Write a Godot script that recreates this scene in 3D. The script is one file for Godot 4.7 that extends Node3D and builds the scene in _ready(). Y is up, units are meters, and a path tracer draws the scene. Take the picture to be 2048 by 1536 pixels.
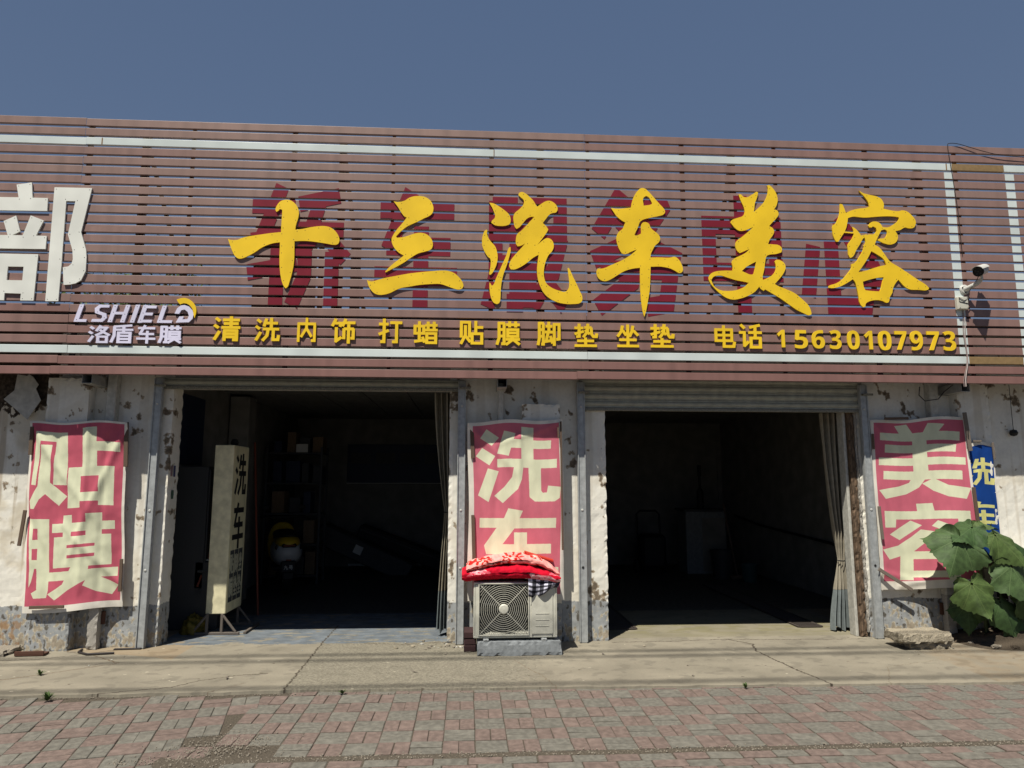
extends Node3D

# ---------------------------------------------------------------- measured outlines, millimetres in the plane of the sign
const TRACE := {
	"ten": [[[-1912,4206,-1896,4257,-1867,4294,-1825,4311,-1775,4308,-1727,4276,-1697,4232,-1684,4175,-1692,4114,-1708,4054,-1713,4006,-1642,4016,-1558,4036,-1488,4047,-1431,4050,-1374,4038,-1323,4000,-1288,3944,-1281,3899,-1297,3869,-1332,3861,-1396,3870,-1496,3885,-1609,3894,-1714,3889,-1712,3829,-1709,3711,-1713,3637,-1728,3548,-1745,3474,-1757,3433,-1777,3412,-1796,3432,-1823,3502,-1840,3590,-1850,3708,-1852,3826,-1853,3874,-1903,3867,-1959,3850,-2027,3815,-2094,3764,-2162,3723,-2209,3703,-2241,3702,-2273,3725,-2301,3772,-2328,3837,-2352,3899,-2331,3889,-2282,3887,-2248,3894,-2220,3910,-2145,3929,-2034,3950,-1936,3967,-1848,3978,-1848,4065,-1846,4155,-1846,4207,-1870,4215,-1884,4196,-1901,4184],[]],],
	"three": [[[-763,4324,-730,4319,-686,4323,-650,4336,-615,4362,-571,4380,-506,4386,-448,4376,-403,4346,-377,4304,-367,4255,-379,4209,-415,4177,-465,4152,-515,4123,-573,4094,-616,4072,-665,4034,-707,3991,-731,3960,-721,3947,-656,3956,-599,3976,-542,3997,-484,4004,-426,3987,-382,3943,-367,3890,-373,3853,-394,3830,-437,3814,-509,3792,-580,3747,-636,3704,-707,3658,-777,3619,-822,3592,-828,3599,-792,3641,-736,3695,-680,3741,-649,3767,-695,3793,-740,3837,-767,3889,-773,3934,-760,3972,-723,4033,-674,4095,-629,4160,-654,4171,-684,4209,-721,4269],[]],[[-1001,3511,-980,3501,-944,3499,-902,3513,-832,3534,-733,3556,-605,3583,-491,3600,-376,3613,-290,3622,-218,3621,-153,3598,-102,3554,-70,3507,-61,3466,-79,3440,-115,3432,-158,3443,-216,3463,-288,3485,-374,3483,-488,3472,-588,3453,-659,3440,-715,3418,-771,3387,-827,3369,-884,3365,-927,3380,-963,3416,-989,3467],[]],],
	"steam": [[[190,4335,226,4331,280,4304,348,4256,389,4215,405,4166,396,4120,362,4102,301,4095,248,4102,211,4126,217,4147,241,4172,249,4197,240,4232,220,4281],[]],[[163,4055,171,4044,168,4020,181,3972,208,3930,249,3883,269,3828,276,3765,267,3703,243,3641,214,3596,198,3587,193,3598,200,3640,207,3702,203,3750,176,3777,142,3832,122,3887,119,3942,128,3998,145,4040],[]],[[403,3879,405,3838,389,3768,363,3678,336,3601,317,3519,308,3436,304,3341,295,3307,271,3291,238,3306,211,3360,198,3434,195,3509,204,3503,217,3478,231,3483,257,3545,310,3670,363,3795,389,3872],[]],[[483,4423,490,4447,517,4458,551,4446,592,4412,633,4370,660,4324,673,4307,714,4337,755,4364,796,4373,837,4357,871,4320,880,4285,864,4253,823,4243,795,4226,761,4182,727,4136,761,4105,784,4070,774,4049,726,3978,672,3906,726,3954,767,3979,807,3970,834,3931,836,3882,817,3840,786,3804,755,3734,738,3651,740,3568,764,3507,817,3466,884,3440,951,3432,978,3456,990,3504,986,3573,978,3642,975,3670,987,3675,1001,3649,1027,3588,1066,3506,1099,3431,1117,3390,1117,3342,1095,3317,1030,3306,950,3306,870,3321,797,3356,737,3410,697,3485,677,3553,668,3636,674,3719,685,3805,631,3773,564,3716,497,3671,443,3648,406,3649,391,3678,403,3734,436,3783,497,3854,551,3918,510,3896,477,3887,460,3908,459,3971,470,4013,510,4049,564,4107,619,4172,643,4199,605,4198,571,4180,531,4134,497,4091,463,4068,446,4090,435,4146,433,4202,450,4238,483,4267,517,4303,538,4339,535,4375,511,4398],[]],],
	"car": [[[1424,4313,1482,4308,1565,4314,1631,4323,1642,4377,1664,4442,1700,4500,1743,4535,1778,4531,1819,4496,1873,4433,1927,4370,1974,4314,1982,4285,1965,4259,1916,4241,1825,4220,1727,4182,1695,4110,1659,4035,1675,4027,1729,4051,1730,4079,1729,4125,1743,4162,1771,4173,1810,4157,1829,4113,1863,4080,1903,4048,1923,4006,1908,3963,1872,3930,1844,3884,1822,3834,1818,3802,1910,3804,2020,3804,2065,3815,2103,3791,2135,3736,2147,3680,2133,3652,2105,3646,2071,3665,2017,3691,1921,3708,1817,3705,1811,3589,1801,3464,1781,3354,1761,3257,1740,3188,1730,3215,1718,3284,1708,3407,1706,3560,1708,3692,1633,3681,1550,3654,1467,3603,1412,3568,1358,3546,1310,3555,1274,3593,1266,3641,1278,3673,1333,3677,1415,3714,1525,3765,1595,3808,1650,3852,1683,3883,1623,3858,1568,3833,1534,3835,1503,3876,1481,3939,1476,4010,1497,4059,1539,4096,1561,4146,1570,4163,1527,4188,1480,4229,1447,4278],[[1761,4430,1790,4452,1817,4439,1850,4375,1843,4365,1762,4347]]],],
	"beauty": [[[2757,4493,2779,4497,2809,4471,2847,4467,2909,4504,2950,4532,2965,4520,2954,4475,2926,4404,2912,4324,2908,4310,2962,4357,3025,4424,3064,4505,3072,4567,3064,4602,3087,4608,3120,4577,3152,4528,3169,4463,3159,4401,3130,4351,3120,4344,3159,4331,3171,4296,3146,4251,3100,4203,3064,4162,3097,4145,3114,4111,3098,4067,3065,4022,3042,3970,3096,3968,3156,3960,3185,3930,3178,3886,3125,3868,3048,3857,3022,3843,3001,3770,2989,3701,2967,3615,2971,3590,3027,3617,3080,3652,3108,3695,3112,3747,3101,3786,3122,3807,3164,3800,3205,3766,3213,3723,3192,3671,3146,3610,3091,3550,3124,3530,3191,3504,3290,3460,3372,3393,3428,3335,3453,3276,3456,3242,3430,3230,3380,3249,3298,3290,3216,3348,3135,3406,3052,3455,2987,3493,2972,3476,2936,3504,2929,3521,2884,3469,2814,3425,2729,3393,2652,3380,2586,3396,2521,3440,2464,3495,2420,3553,2409,3596,2428,3639,2471,3665,2556,3679,2661,3681,2662,3720,2658,3780,2688,3812,2749,3842,2810,3878,2846,3913,2803,3895,2742,3868,2709,3902,2704,3971,2722,4002,2775,4042,2838,4095,2897,4149,2848,4127,2796,4108,2744,4107,2703,4135,2662,4187,2672,4213,2733,4241,2785,4260,2813,4295,2804,4365,2779,4426],[[2434,3579,2461,3614,2537,3627,2603,3608,2687,3584,2770,3569,2821,3558,2777,3518,2699,3482,2614,3469,2530,3474,2465,3512],[2755,3679,2803,3723,2864,3759,2908,3782,2896,3717,2876,3648,2842,3644,2792,3663]]],],
	"face": [[[4045,4574,4088,4548,4174,4527,4244,4511,4286,4482,4305,4432,4297,4382,4391,4364,4461,4360,4498,4370,4550,4359,4599,4316,4634,4263,4632,4219,4606,4183,4553,4176,4514,4184,4463,4156,4406,4142,4427,4102,4427,4060,4395,4014,4341,3995,4276,4007,4205,4041,4227,4055,4284,4064,4314,4100,4318,4140,4296,4156,4248,4144,4258,4183,4333,4181,4397,4218,4454,4267,4456,4294,4413,4300,4316,4301,4192,4291,4095,4281,4034,4283,3964,4288,3907,4271,3899,4227,3882,4165,3862,4124,3959,4119,3958,4105,3856,4111,3818,4058,3789,4013,3762,4013,3740,4065,3734,4135,3741,4188,3770,4209,3801,4260,3824,4331,3833,4423,3859,4417,3874,4376,3888,4324,3942,4352,4023,4375,4111,4388,4147,4402,4134,4455,4094,4516,4061,4551],[]],[[3942,4178,3973,4162,4013,4120,4034,4086,4099,4101,4085,4073,4056,4055,4022,4001,3974,3930,3934,3860,3907,3842,3891,3859,3886,3920,3887,3981,3910,4016,3949,4070,3958,4131],[]],[[4120,4193,4152,4230,4197,4241,4248,4221,4272,4183,4251,4139,4210,4067,4173,3991,4220,3962,4275,3885,4322,3816,4414,3757,4513,3690,4612,3622,4695,3567,4719,3538,4705,3520,4604,3518,4508,3522,4466,3545,4418,3596,4399,3622,4365,3583,4335,3531,4322,3479,4293,3435,4277,3383,4254,3375,4212,3394,4143,3402,4064,3383,4034,3362,4026,3331,4000,3324,3972,3361,3964,3429,3949,3532,3933,3592,3914,3617,3854,3578,3774,3537,3687,3518,3653,3523,3658,3540,3724,3565,3796,3606,3870,3685,3908,3738,3908,3776,3947,3791,4004,3861,4054,3958,4050,3976,4075,4003,4071,4073,4117,4100,4169,4101,4207,4137,4201,4173,4167,4189,4157,4177,4131,4176],[[4019,3593,4108,3621,4196,3640,4245,3644,4227,3589,4208,3528,4193,3493,4099,3497,4039,3503,4024,3542],[4133,3920,4197,3883,4254,3841,4284,3777,4205,3758,4098,3724,4009,3697,3978,3693,4022,3749,4079,3828]]],],
	"section": [[[-4371,4394,-4232,4420,-4212,4266,-4069,4266,-4064,4136,-4775,4129,-4788,4261,-4340,4266],[]],[[-4455,4025,-4345,4082,-4294,3927,-4362,3887,-4266,3887,-4211,4087,-4086,4040,-4145,3887,-4046,3886,-4045,3756,-4743,3752,-4757,3883,-4404,3886],[]],[[-4597,3702,-4107,3702,-4108,3249,-4229,3249,-4228,3315,-4377,3318,-4375,3248,-4559,3246],[[-4371,3577,-4229,3578,-4228,3444,-4371,3444]]],[[-4017,4377,-3667,4379,-3732,3932,-3682,3787,-3671,3755,-3661,3682,-3658,3547,-3692,3457,-3740,3425,-3789,3412,-3848,3407,-3870,3579,-3821,3589,-3794,3616,-3785,3662,-3797,3752,-3852,3906,-3811,4242,-3897,4241,-3886,3660,-3883,3248,-4001,3246],[]],],
	"crescent": [[[-2795,3283,-2764,3294,-2724,3300,-2675,3285,-2639,3253,-2611,3207,-2606,3164,-2618,3104,-2629,3135,-2637,3178,-2657,3213,-2693,3242,-2727,3248,-2761,3237,-2778,3254],[]],],
	"logo_d": [[[-2806,3146,-2785,3197,-2753,3226,-2719,3231,-2678,3217,-2641,3178,-2629,3142,-2636,3099,-2668,3063,-2790,3058,-2760,3118,-2719,3119,-2731,3090,-2683,3094,-2672,3127,-2685,3163,-2717,3188,-2746,3179,-2765,3144],[]],],
}
const SMALL := [["清",-2438,2881,-2185,3135],["洗",-2048,2881,-1817,3126],["内",-1661,2884,-1461,3132],["饰",-1331,2874,-1096,3127],["打",-881,2880,-646,3135],["蜡",-539,2877,-305,3117],["贴",-95,2878,140,3124],["膜",262,2878,498,3126],["脚",668,2879,898,3132],["垫",1030,2873,1263,3113],["坐",1455,2876,1684,3114],["垫",1791,2877,2032,3120],["电",2434,2874,2657,3118],["话",2694,2880,2931,3136]]
const DIGITS := [["1",3087,2898,3166,3077],["5",3268,2888,3402,3077],["6",3446,2890,3578,3079],["3",3632,2887,3751,3082],["0",3814,2886,3942,3081],["1",3993,2889,4078,3080],["0",4138,2882,4275,3083],["7",4315,2890,4439,3082],["9",4476,2885,4607,3088],["7",4654,2889,4784,3084],["3",4827,2886,4957,3090]]
const LILAC := [["洛",-3586,2850,-3387,3023],["盾",-3381,2853,-3173,3031],["车",-3148,2851,-2964,3032],["膜",-2941,2854,-2730,3033]]
const LOGO := [["L",-3735,3051,-3615,3221],["S",-3577,3050,-3396,3225],["H",-3416,3053,-3221,3223],["I",-3231,3052,-3113,3226],["E",-3140,3051,-2958,3224],["L",-2978,3053,-2829,3223]]
const RED := [["轿",-2157,3224,-1218,4460],["车",-960,3243,-109,4467],["服",160,3241,953,4408],["务",1217,3250,2139,4488],["中",2366,3252,3187,4487],["心",3421,3244,4284,4419]]
const PRINT := {
	"L": [[[91,55,416,54,433,340,287,337,297,106,150,105,115,342,55,339],[]],[[157,126,263,123,257,325,437,400,351,449,213,387,150,417,103,466,53,465,41,426,135,345],[]],[[565,35,702,33,704,113,933,114,932,166,710,164,717,246,885,245,888,458,743,456,741,432,570,430,567,464,442,464,438,246,575,247],[[565,297,739,297,742,383,568,383]]],[[47,518,260,519,268,885,250,923,113,926,87,899,142,882,135,774,113,774,83,841,59,870,60,731],[[90,568,140,568,139,626,89,627],[86,673,140,672,140,730,86,729]]],[[292,544,903,539,902,585,291,591],[]],[[405,501,489,500,491,628,404,626],[]],[[635,496,780,496,777,617,635,615],[]],[[313,614,867,610,872,773,308,774],[[447,657,719,655,717,671,448,673],[451,710,720,707,721,724,452,727]]],[[255,795,935,788,935,836,259,840],[]],[[496,770,668,769,654,844,475,890,337,937,263,905,412,859],[]],[[654,834,734,826,954,882,887,933,742,912,616,874],[]],],
	"M": [[[196,43,325,100,249,141,131,92],[]],[[151,147,284,201,223,250,84,193],[]],[[206,266,318,287,208,455,97,415],[]],[[377,62,494,78,423,204,304,188],[]],[[556,40,685,41,683,232,554,230],[]],[[438,110,875,116,870,163,417,159],[]],[[304,219,931,224,926,274,304,265],[]],[[478,262,576,263,559,334,518,388,358,464,269,422,375,375,457,322],[]],[[628,264,759,266,757,397,774,410,815,409,830,371,961,382,948,443,896,461,691,458,636,433],[]],[[115,542,370,546,415,493,568,508,533,548,911,553,908,608,480,603,357,687,862,695,861,748,191,742,167,694,293,598,115,596],[]],[[475,625,610,627,604,964,473,962],[]],[[91,809,942,823,941,876,91,862],[]],],
	"R": [[[252,35,378,26,445,91,307,95],[]],[[605,33,778,45,688,101,529,100],[]],[[94,78,925,89,914,144,92,123],[]],[[141,148,877,166,863,211,134,197],[]],[[69,226,956,244,950,288,65,272],[]],[[429,123,577,127,572,328,420,330],[]],[[112,307,907,323,900,376,105,356],[]],[[401,352,546,356,464,411,334,447,116,472,52,420,260,400,366,380],[]],[[499,389,617,363,755,407,975,426,914,490,741,474,604,437],[]],[[423,506,581,508,595,561,429,559],[]],[[90,543,930,560,920,653,794,653,797,605,210,594,199,641,83,640],[]],[[354,603,461,634,228,715,127,681],[]],[[613,610,874,678,796,711,551,641],[]],[[446,658,587,675,501,726,362,784,229,808,107,827,38,768,208,747,345,700],[]],[[492,724,590,678,769,750,893,780,811,839,601,784],[]],[[229,780,780,794,748,959,649,956,652,940,334,932,332,948,202,945],[[351,828,672,836,659,902,344,894]]],],
}

const GLYPHS := {
	"清": [[8,10,24,22],[3,37,20,48],[5,94,24,60],[34,17,97,17],[38,31,93,31],[30,46,100,46],[65,3,65,46],[42,56,42,98],[37,58,92,58],[87,56,87,93,72,93],[42,70,87,70],[42,82,87,82]],
	"洗": [[8,10,24,22],[3,37,20,48],[5,94,24,60],[46,6,36,38],[42,24,93,24],[66,3,66,48],[32,48,99,48],[54,48,50,74,32,95],[75,48,75,90,95,90,97,72]],
	"内": [[12,22,12,99],[7,27,93,27],[88,27,88,93,72,93],[50,3,49,44,24,80],[50,46,74,78]],
	"饰": [[20,3,5,32],[17,20,43,20,36,34],[22,36,22,90,44,74],[60,3,46,32],[56,18,99,18],[52,42,93,42],[72,24,72,99],[53,40,53,82],[91,40,91,78,80,78]],
	"打": [[3,24,43,24],[25,3,25,92,10,92],[3,64,44,48],[49,18,99,18],[76,18,76,92,58,92]],
	"蜡": [[6,24,42,24,42,54,6,54,6,24],[24,4,24,86],[3,88,42,82],[37,68,46,92],[48,20,99,20],[60,5,60,40],[85,5,85,40],[46,40,100,40],[55,54,92,54,92,92,55,92,55,54],[55,73,92,73]],
	"贴": [[8,70,8,8,42,8,42,70],[25,20,25,60,6,96],[26,64,46,88],[68,2,68,52],[68,28,99,28],[53,54,93,54,93,92,53,92,53,54]],
	"膜": [[13,6,13,70,4,97],[8,10,38,10],[34,10,34,93,22,93],[13,36,34,36],[13,62,34,62],[42,16,99,16],[57,2,57,27],[82,2,82,27],[49,36,91,36,91,63,49,63,49,36],[49,49,91,49],[41,75,100,75],[69,64,64,80,41,97],[72,76,99,96]],
	"脚": [[9,6,9,70,3,97],[6,10,29,10],[26,10,26,93,17,93],[9,36,26,36],[9,62,26,62],[36,22,65,22],[50,4,50,44],[33,45,67,45],[47,46,38,82,62,78],[56,60,66,90],[73,99,73,14,94,14,94,72,81,74]],
	"垫": [[3,20,41,20],[23,2,23,56,10,57],[3,46,43,34],[45,18,76,18],[61,2,58,36,40,59],[74,18,76,46,84,56,96,56,98,42],[48,28,68,46],[14,74,86,74],[50,60,50,95],[3,94,98,94]],
	"坐": [[27,8,23,30,5,55],[27,28,43,50],[73,8,69,30,57,55],[74,28,95,50],[50,3,50,94],[12,68,88,68],[3,94,98,94]],
	"电": [[12,20,84,20,84,66,12,66,12,20],[12,43,84,43],[48,2,48,90,92,90,96,70]],
	"话": [[9,5,26,20],[2,36,24,36,24,88,42,72],[93,6,46,16],[42,36,100,36],[71,13,71,58],[52,58,92,58,92,94,52,94,52,58]],
	"洛": [[8,10,24,22],[3,37,20,48],[5,94,24,60],[56,2,36,34],[50,14,84,14,66,40,34,58],[52,26,74,42,99,56],[46,64,86,64,86,94,46,94,46,64]],
	"盾": [[93,4,14,12],[16,10,16,60,4,97],[18,28,99,28],[57,12,57,42],[35,44,86,44,86,95,35,95,35,44],[35,61,86,61],[35,78,86,78]],
	"车": [[8,18,94,18],[44,2,18,52],[16,49,90,49],[3,74,98,74],[56,32,56,100]],
	"美": [[26,1,38,16],[74,1,61,16],[9,18,91,18],[14,35,86,35],[8,53,93,53],[50,18,50,60],[12,69,88,69],[50,54,46,80,6,97],[53,72,94,97]],
	"容": [[50,0,50,14],[8,36,8,18,92,18,92,36],[38,28,12,46],[60,28,88,46],[52,40,3,70],[48,40,97,70],[28,66,72,66,72,95,28,95,28,66],[28,66,28,102],[72,66,72,102]],
	"九": [[42,3,40,50,8,94],[8,32,70,32,70,88,94,88,97,66]],
	"号": [[26,7,74,7,74,32,26,32,26,7],[4,47,96,47],[36,47,28,66,78,66,74,93,52,93]],
	"轿": [[2,17,46,17],[32,0,12,46],[2,46,44,42],[0,72,50,64],[30,34,30,100],[92,7,50,15],[72,12,64,34],[50,36,97,36],[72,34,50,60],[76,38,100,60],[58,54,58,74,46,98],[86,54,86,100]],
	"服": [[12,4,12,70,2,98],[8,8,40,8],[38,8,38,94,26,94],[12,34,38,34],[12,60,38,60],[55,2,55,98],[55,8,94,8,94,32,72,34],[55,46,92,46,84,68,58,97],[62,52,76,76,100,97]],
	"务": [[36,0,8,36],[28,12,80,12,56,38,2,58],[30,22,60,44,98,58],[10,66,88,66,82,94,60,97],[52,54,44,76,6,98]],
	"中": [[8,26,92,26,92,66,8,66,8,26],[50,0,50,100]],
	"心": [[12,38,3,84],[34,34,34,92,72,92,78,70],[44,12,62,36],[76,40,95,78]],
	"L": [[22,0,22,92,100,92]], "H": [[12,0,12,100],[88,0,88,100],[12,48,88,48]], "I": [[50,0,50,100]],
	"E": [[90,10,12,10],[12,0,12,100],[12,50,80,50],[12,90,90,90]],
	"S": [[92,10,30,10,14,24,24,44,76,56,86,74,72,90,6,90]],
}

var M := {}
var taken := {}
var rng := RandomNumberGenerator.new()
var fn := FastNoiseLite.new()
var NB: PackedByteArray     # 512x512 coarse tiling noise
var NF: PackedByteArray     # 512x512 fine tiling noise

# ---------------------------------------------------------------- naming
func numbered(n: String) -> String:
	if not taken.has(n):
		taken[n] = 0
		return n
	taken[n] += 1
	return "%s_%03d" % [n, taken[n]]
func tag(o: Node, label: String, category: String, group := ""):
	o.set_meta("label", label)
	if category: o.set_meta("category", category)
	if group: o.set_meta("group", group)
	return o
func thing(called: String, label: String, category: String, at := Vector3.ZERO, group := "", turn := 0.0) -> Node3D:
	var o := Node3D.new()
	o.name = numbered(called)
	add_child(o)
	o.position = at
	o.rotation.y = turn
	tag(o, label, category, group)
	return o
func structure(called: String) -> Node3D:
	var o := Node3D.new()
	o.name = numbered(called)
	o.set_meta("kind", "structure")
	add_child(o)
	return o
func part(parent: Node, called: String, mesh: Mesh, m: Material, at := Vector3.ZERO, basis := Basis()) -> MeshInstance3D:
	var o := MeshInstance3D.new()
	o.name = called
	o.mesh = mesh
	o.material_override = m
	o.transform = Transform3D(basis, at)
	parent.add_child(o, true)
	return o
func single(called: String, label: String, category: String, mesh: Mesh, m: Material, at := Vector3.ZERO, group := "", basis := Basis()) -> MeshInstance3D:
	var o := part(self, numbered(called), mesh, m, at, basis)
	tag(o, label, category, group)
	return o

# ---------------------------------------------------------------- shapes
func begin() -> SurfaceTool:
	var st := SurfaceTool.new()
	st.begin(Mesh.PRIMITIVE_TRIANGLES)
	return st
func tri(st: SurfaceTool, a: Vector3, b: Vector3, c: Vector3, out: Vector3, ua := Vector2.ZERO, ub := Vector2.ZERO, uc := Vector2.ZERO):
	var n := (a - c).cross(a - b)
	if n.dot(out) < 0.0:
		var t := b; b = c; c = t
		var u := ub; ub = uc; uc = u
		n = -n
	n = n.normalized()
	st.set_normal(n); st.set_uv(ua); st.add_vertex(a)
	st.set_normal(n); st.set_uv(ub); st.add_vertex(b)
	st.set_normal(n); st.set_uv(uc); st.add_vertex(c)
func quad(st: SurfaceTool, a: Vector3, b: Vector3, c: Vector3, d: Vector3, out: Vector3):
	tri(st, a, b, c, out); tri(st, a, c, d, out)
func bevel_into(st: SurfaceTool, c: Vector3, s: Vector3, e: float, bs := Basis()):
	# a box of size s about c whose edges are cut by e
	var h := s * 0.5
	e = min(e, min(h.x, min(h.y, h.z)) * 0.9)
	for ax in 3:
		for sg in [-1.0, 1.0]:
			var n := Vector3.ZERO; n[ax] = sg
			var u := (ax + 1) % 3
			var v := (ax + 2) % 3
			var q := []
			for k in [[-1, -1], [1, -1], [1, 1], [-1, 1]]:
				var p := Vector3.ZERO
				p[ax] = sg * h[ax]; p[u] = k[0] * (h[u] - e); p[v] = k[1] * (h[v] - e)
				q.append(c + bs * p)
			quad(st, q[0], q[1], q[2], q[3], bs * n)
			if e > 0.0:
				for sg2 in [-1.0, 1.0]:   # the cut edges between ax and u
					var p0 := Vector3.ZERO; var p1 := Vector3.ZERO
					p0[ax] = sg * h[ax]; p0[u] = sg2 * (h[u] - e)
					p1[ax] = sg * (h[ax] - e); p1[u] = sg2 * h[u]
					var lo := Vector3.ZERO; lo[v] = -(h[v] - e)
					var n2 := Vector3.ZERO; n2[ax] = sg; n2[u] = sg2
					quad(st, c + bs * (p0 + lo), c + bs * (p0 - lo), c + bs * (p1 - lo), c + bs * (p1 + lo), bs * n2)
					for sg3 in [-1.0, 1.0]:
						if ax == 0:
							var a3 := Vector3(sg * h.x, sg2 * (h.y - e), sg3 * (h.z - e))
							var b3 := Vector3(sg * (h.x - e), sg2 * h.y, sg3 * (h.z - e))
							var c3 := Vector3(sg * (h.x - e), sg2 * (h.y - e), sg3 * h.z)
							tri(st, c + bs * a3, c + bs * b3, c + bs * c3, bs * Vector3(sg, sg2, sg3))
func box(s: Vector3, e := 0.003) -> ArrayMesh:
	var st := begin()
	bevel_into(st, Vector3.ZERO, s, e)
	return st.commit()
func boxes(list: Array, e := 0.003) -> ArrayMesh:   # pieces of ONE part: [centre, size]
	var st := begin()
	for b in list: bevel_into(st, b[0], b[1], e)
	return st.commit()
func tube_into(st: SurfaceTool, pts: Array, r, sides := 8, cap := true):
	var rings := []
	var prev := Vector3.ZERO
	for i in pts.size():
		var d: Vector3 = (pts[min(i + 1, pts.size() - 1)] - pts[max(i - 1, 0)]).normalized()
		var x := prev - d * prev.dot(d)
		if x.length() < 0.01: x = d.cross(Vector3.UP if abs(d.y) < 0.9 else Vector3.RIGHT)
		x = x.normalized()
		prev = x
		var y := d.cross(x)
		var ri: float = r[i] if r is Array else r
		var ring := []
		for k in sides: ring.append([pts[i] + (x * cos(TAU * k / sides) + y * sin(TAU * k / sides)) * ri, x * cos(TAU * k / sides) + y * sin(TAU * k / sides)])
		rings.append(ring)
	for i in rings.size() - 1:
		for k in sides:
			var a = rings[i][k]; var b = rings[i][(k + 1) % sides]; var c = rings[i + 1][(k + 1) % sides]; var d2 = rings[i + 1][k]
			smooth_tri(st, [a, b, c]); smooth_tri(st, [a, c, d2])
	if cap:
		for e in [[0, -1], [rings.size() - 1, 1]]:
			var ring = rings[e[0]]
			var n: Vector3 = (pts[-1] - pts[-2]) if e[1] == 1 else (pts[0] - pts[1])
			for k in range(1, sides - 1): tri(st, ring[0][0], ring[k][0], ring[k + 1][0], n)
func smooth_tri(st: SurfaceTool, v: Array, uv := []):
	# v: three [position, normal]
	var n: Vector3 = (v[0][0] - v[2][0]).cross(v[0][0] - v[1][0])
	var order := [0, 1, 2] if n.dot(v[0][1] + v[1][1] + v[2][1]) >= 0.0 else [0, 2, 1]
	for i in order:
		st.set_normal(v[i][1])
		st.set_uv(uv[i] if uv else Vector2.ZERO)
		st.add_vertex(v[i][0])
func tube(pts: Array, r, sides := 8) -> ArrayMesh:
	var st := begin()
	tube_into(st, pts, r, sides)
	return st.commit()
func lathe(profile: Array, sides := 24, axis := Basis()) -> ArrayMesh:
	# profile: [radius, height] from bottom to top, about y
	var st := begin()
	for i in profile.size() - 1:
		var p = profile[i]; var q = profile[i + 1]
		for k in sides:
			var a := TAU * k / sides; var b := TAU * (k + 1) / sides
			var A := axis * Vector3(p[0] * cos(a), p[1], p[0] * sin(a)); var B := axis * Vector3(p[0] * cos(b), p[1], p[0] * sin(b))
			var C := axis * Vector3(q[0] * cos(b), q[1], q[0] * sin(b)); var Dd := axis * Vector3(q[0] * cos(a), q[1], q[0] * sin(a))
			var nn := Vector2(q[1] - p[1], p[0] - q[0])
			var n1 := axis * Vector3(cos(a) * nn.x, nn.y, sin(a) * nn.x).normalized(); var n2 := axis * Vector3(cos(b) * nn.x, nn.y, sin(b) * nn.x).normalized()
			if p[0] > 0.00001: smooth_tri(st, [[A, n1], [B, n2], [C, n2]])
			if q[0] > 0.00001: smooth_tri(st, [[A, n1], [C, n2], [Dd, n1]])
	return st.commit()
func sheet(nu: int, nv: int, f: Callable, thick := 0.0) -> ArrayMesh:
	# a smooth surface f(u, v) -> Vector3, u and v in 0..1, its texture coordinates (u, v); thick gives it a back and an edge
	var P := []
	for j in nv + 1:
		var row := []
		for i in nu + 1: row.append(f.call(float(i) / nu, float(j) / nv))
		P.append(row)
	var Nn := []
	for j in nv + 1:
		var row := []
		for i in nu + 1:
			var du: Vector3 = P[j][min(i + 1, nu)] - P[j][max(i - 1, 0)]
			var dv: Vector3 = P[min(j + 1, nv)][i] - P[max(j - 1, 0)][i]
			row.append(dv.cross(du).normalized())
		Nn.append(row)
	var st := begin()
	for side in ([1.0, -1.0] if thick > 0.0 else [1.0]):
		for j in nv:
			for i in nu:
				var q := []
				for k in [[i, j], [i + 1, j], [i + 1, j + 1], [i, j + 1]]:
					var p: Vector3 = P[k[1]][k[0]]; var n: Vector3 = Nn[k[1]][k[0]]
					q.append([p - (n * thick if side < 0 else Vector3.ZERO), n * side, Vector2(float(k[0]) / nu, float(k[1]) / nv)])
				smooth_tri(st, [q[0], q[1], q[2]], [q[0][2], q[1][2], q[2][2]])
				smooth_tri(st, [q[0], q[2], q[3]], [q[0][2], q[2][2], q[3][2]])
	if thick > 0.0:
		var rim := []
		for i in nu: rim.append([i, 0, i + 1, 0, 0, -1])
		for i in nu: rim.append([i, nv, i + 1, nv, 0, 1])
		for j in nv: rim.append([0, j, 0, j + 1, -1, 0])
		for j in nv: rim.append([nu, j, nu, j + 1, 1, 0])
		for r in rim:
			var a: Vector3 = P[r[1]][r[0]]; var b: Vector3 = P[r[3]][r[2]]
			var out: Vector3 = a - P[clampi(r[1] - r[5], 0, nv)][clampi(r[0] - r[4], 0, nu)]
			quad(st, a, b, b - Nn[r[3]][r[2]] * thick, a - Nn[r[1]][r[0]] * thick, out)
	return st.commit()
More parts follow.
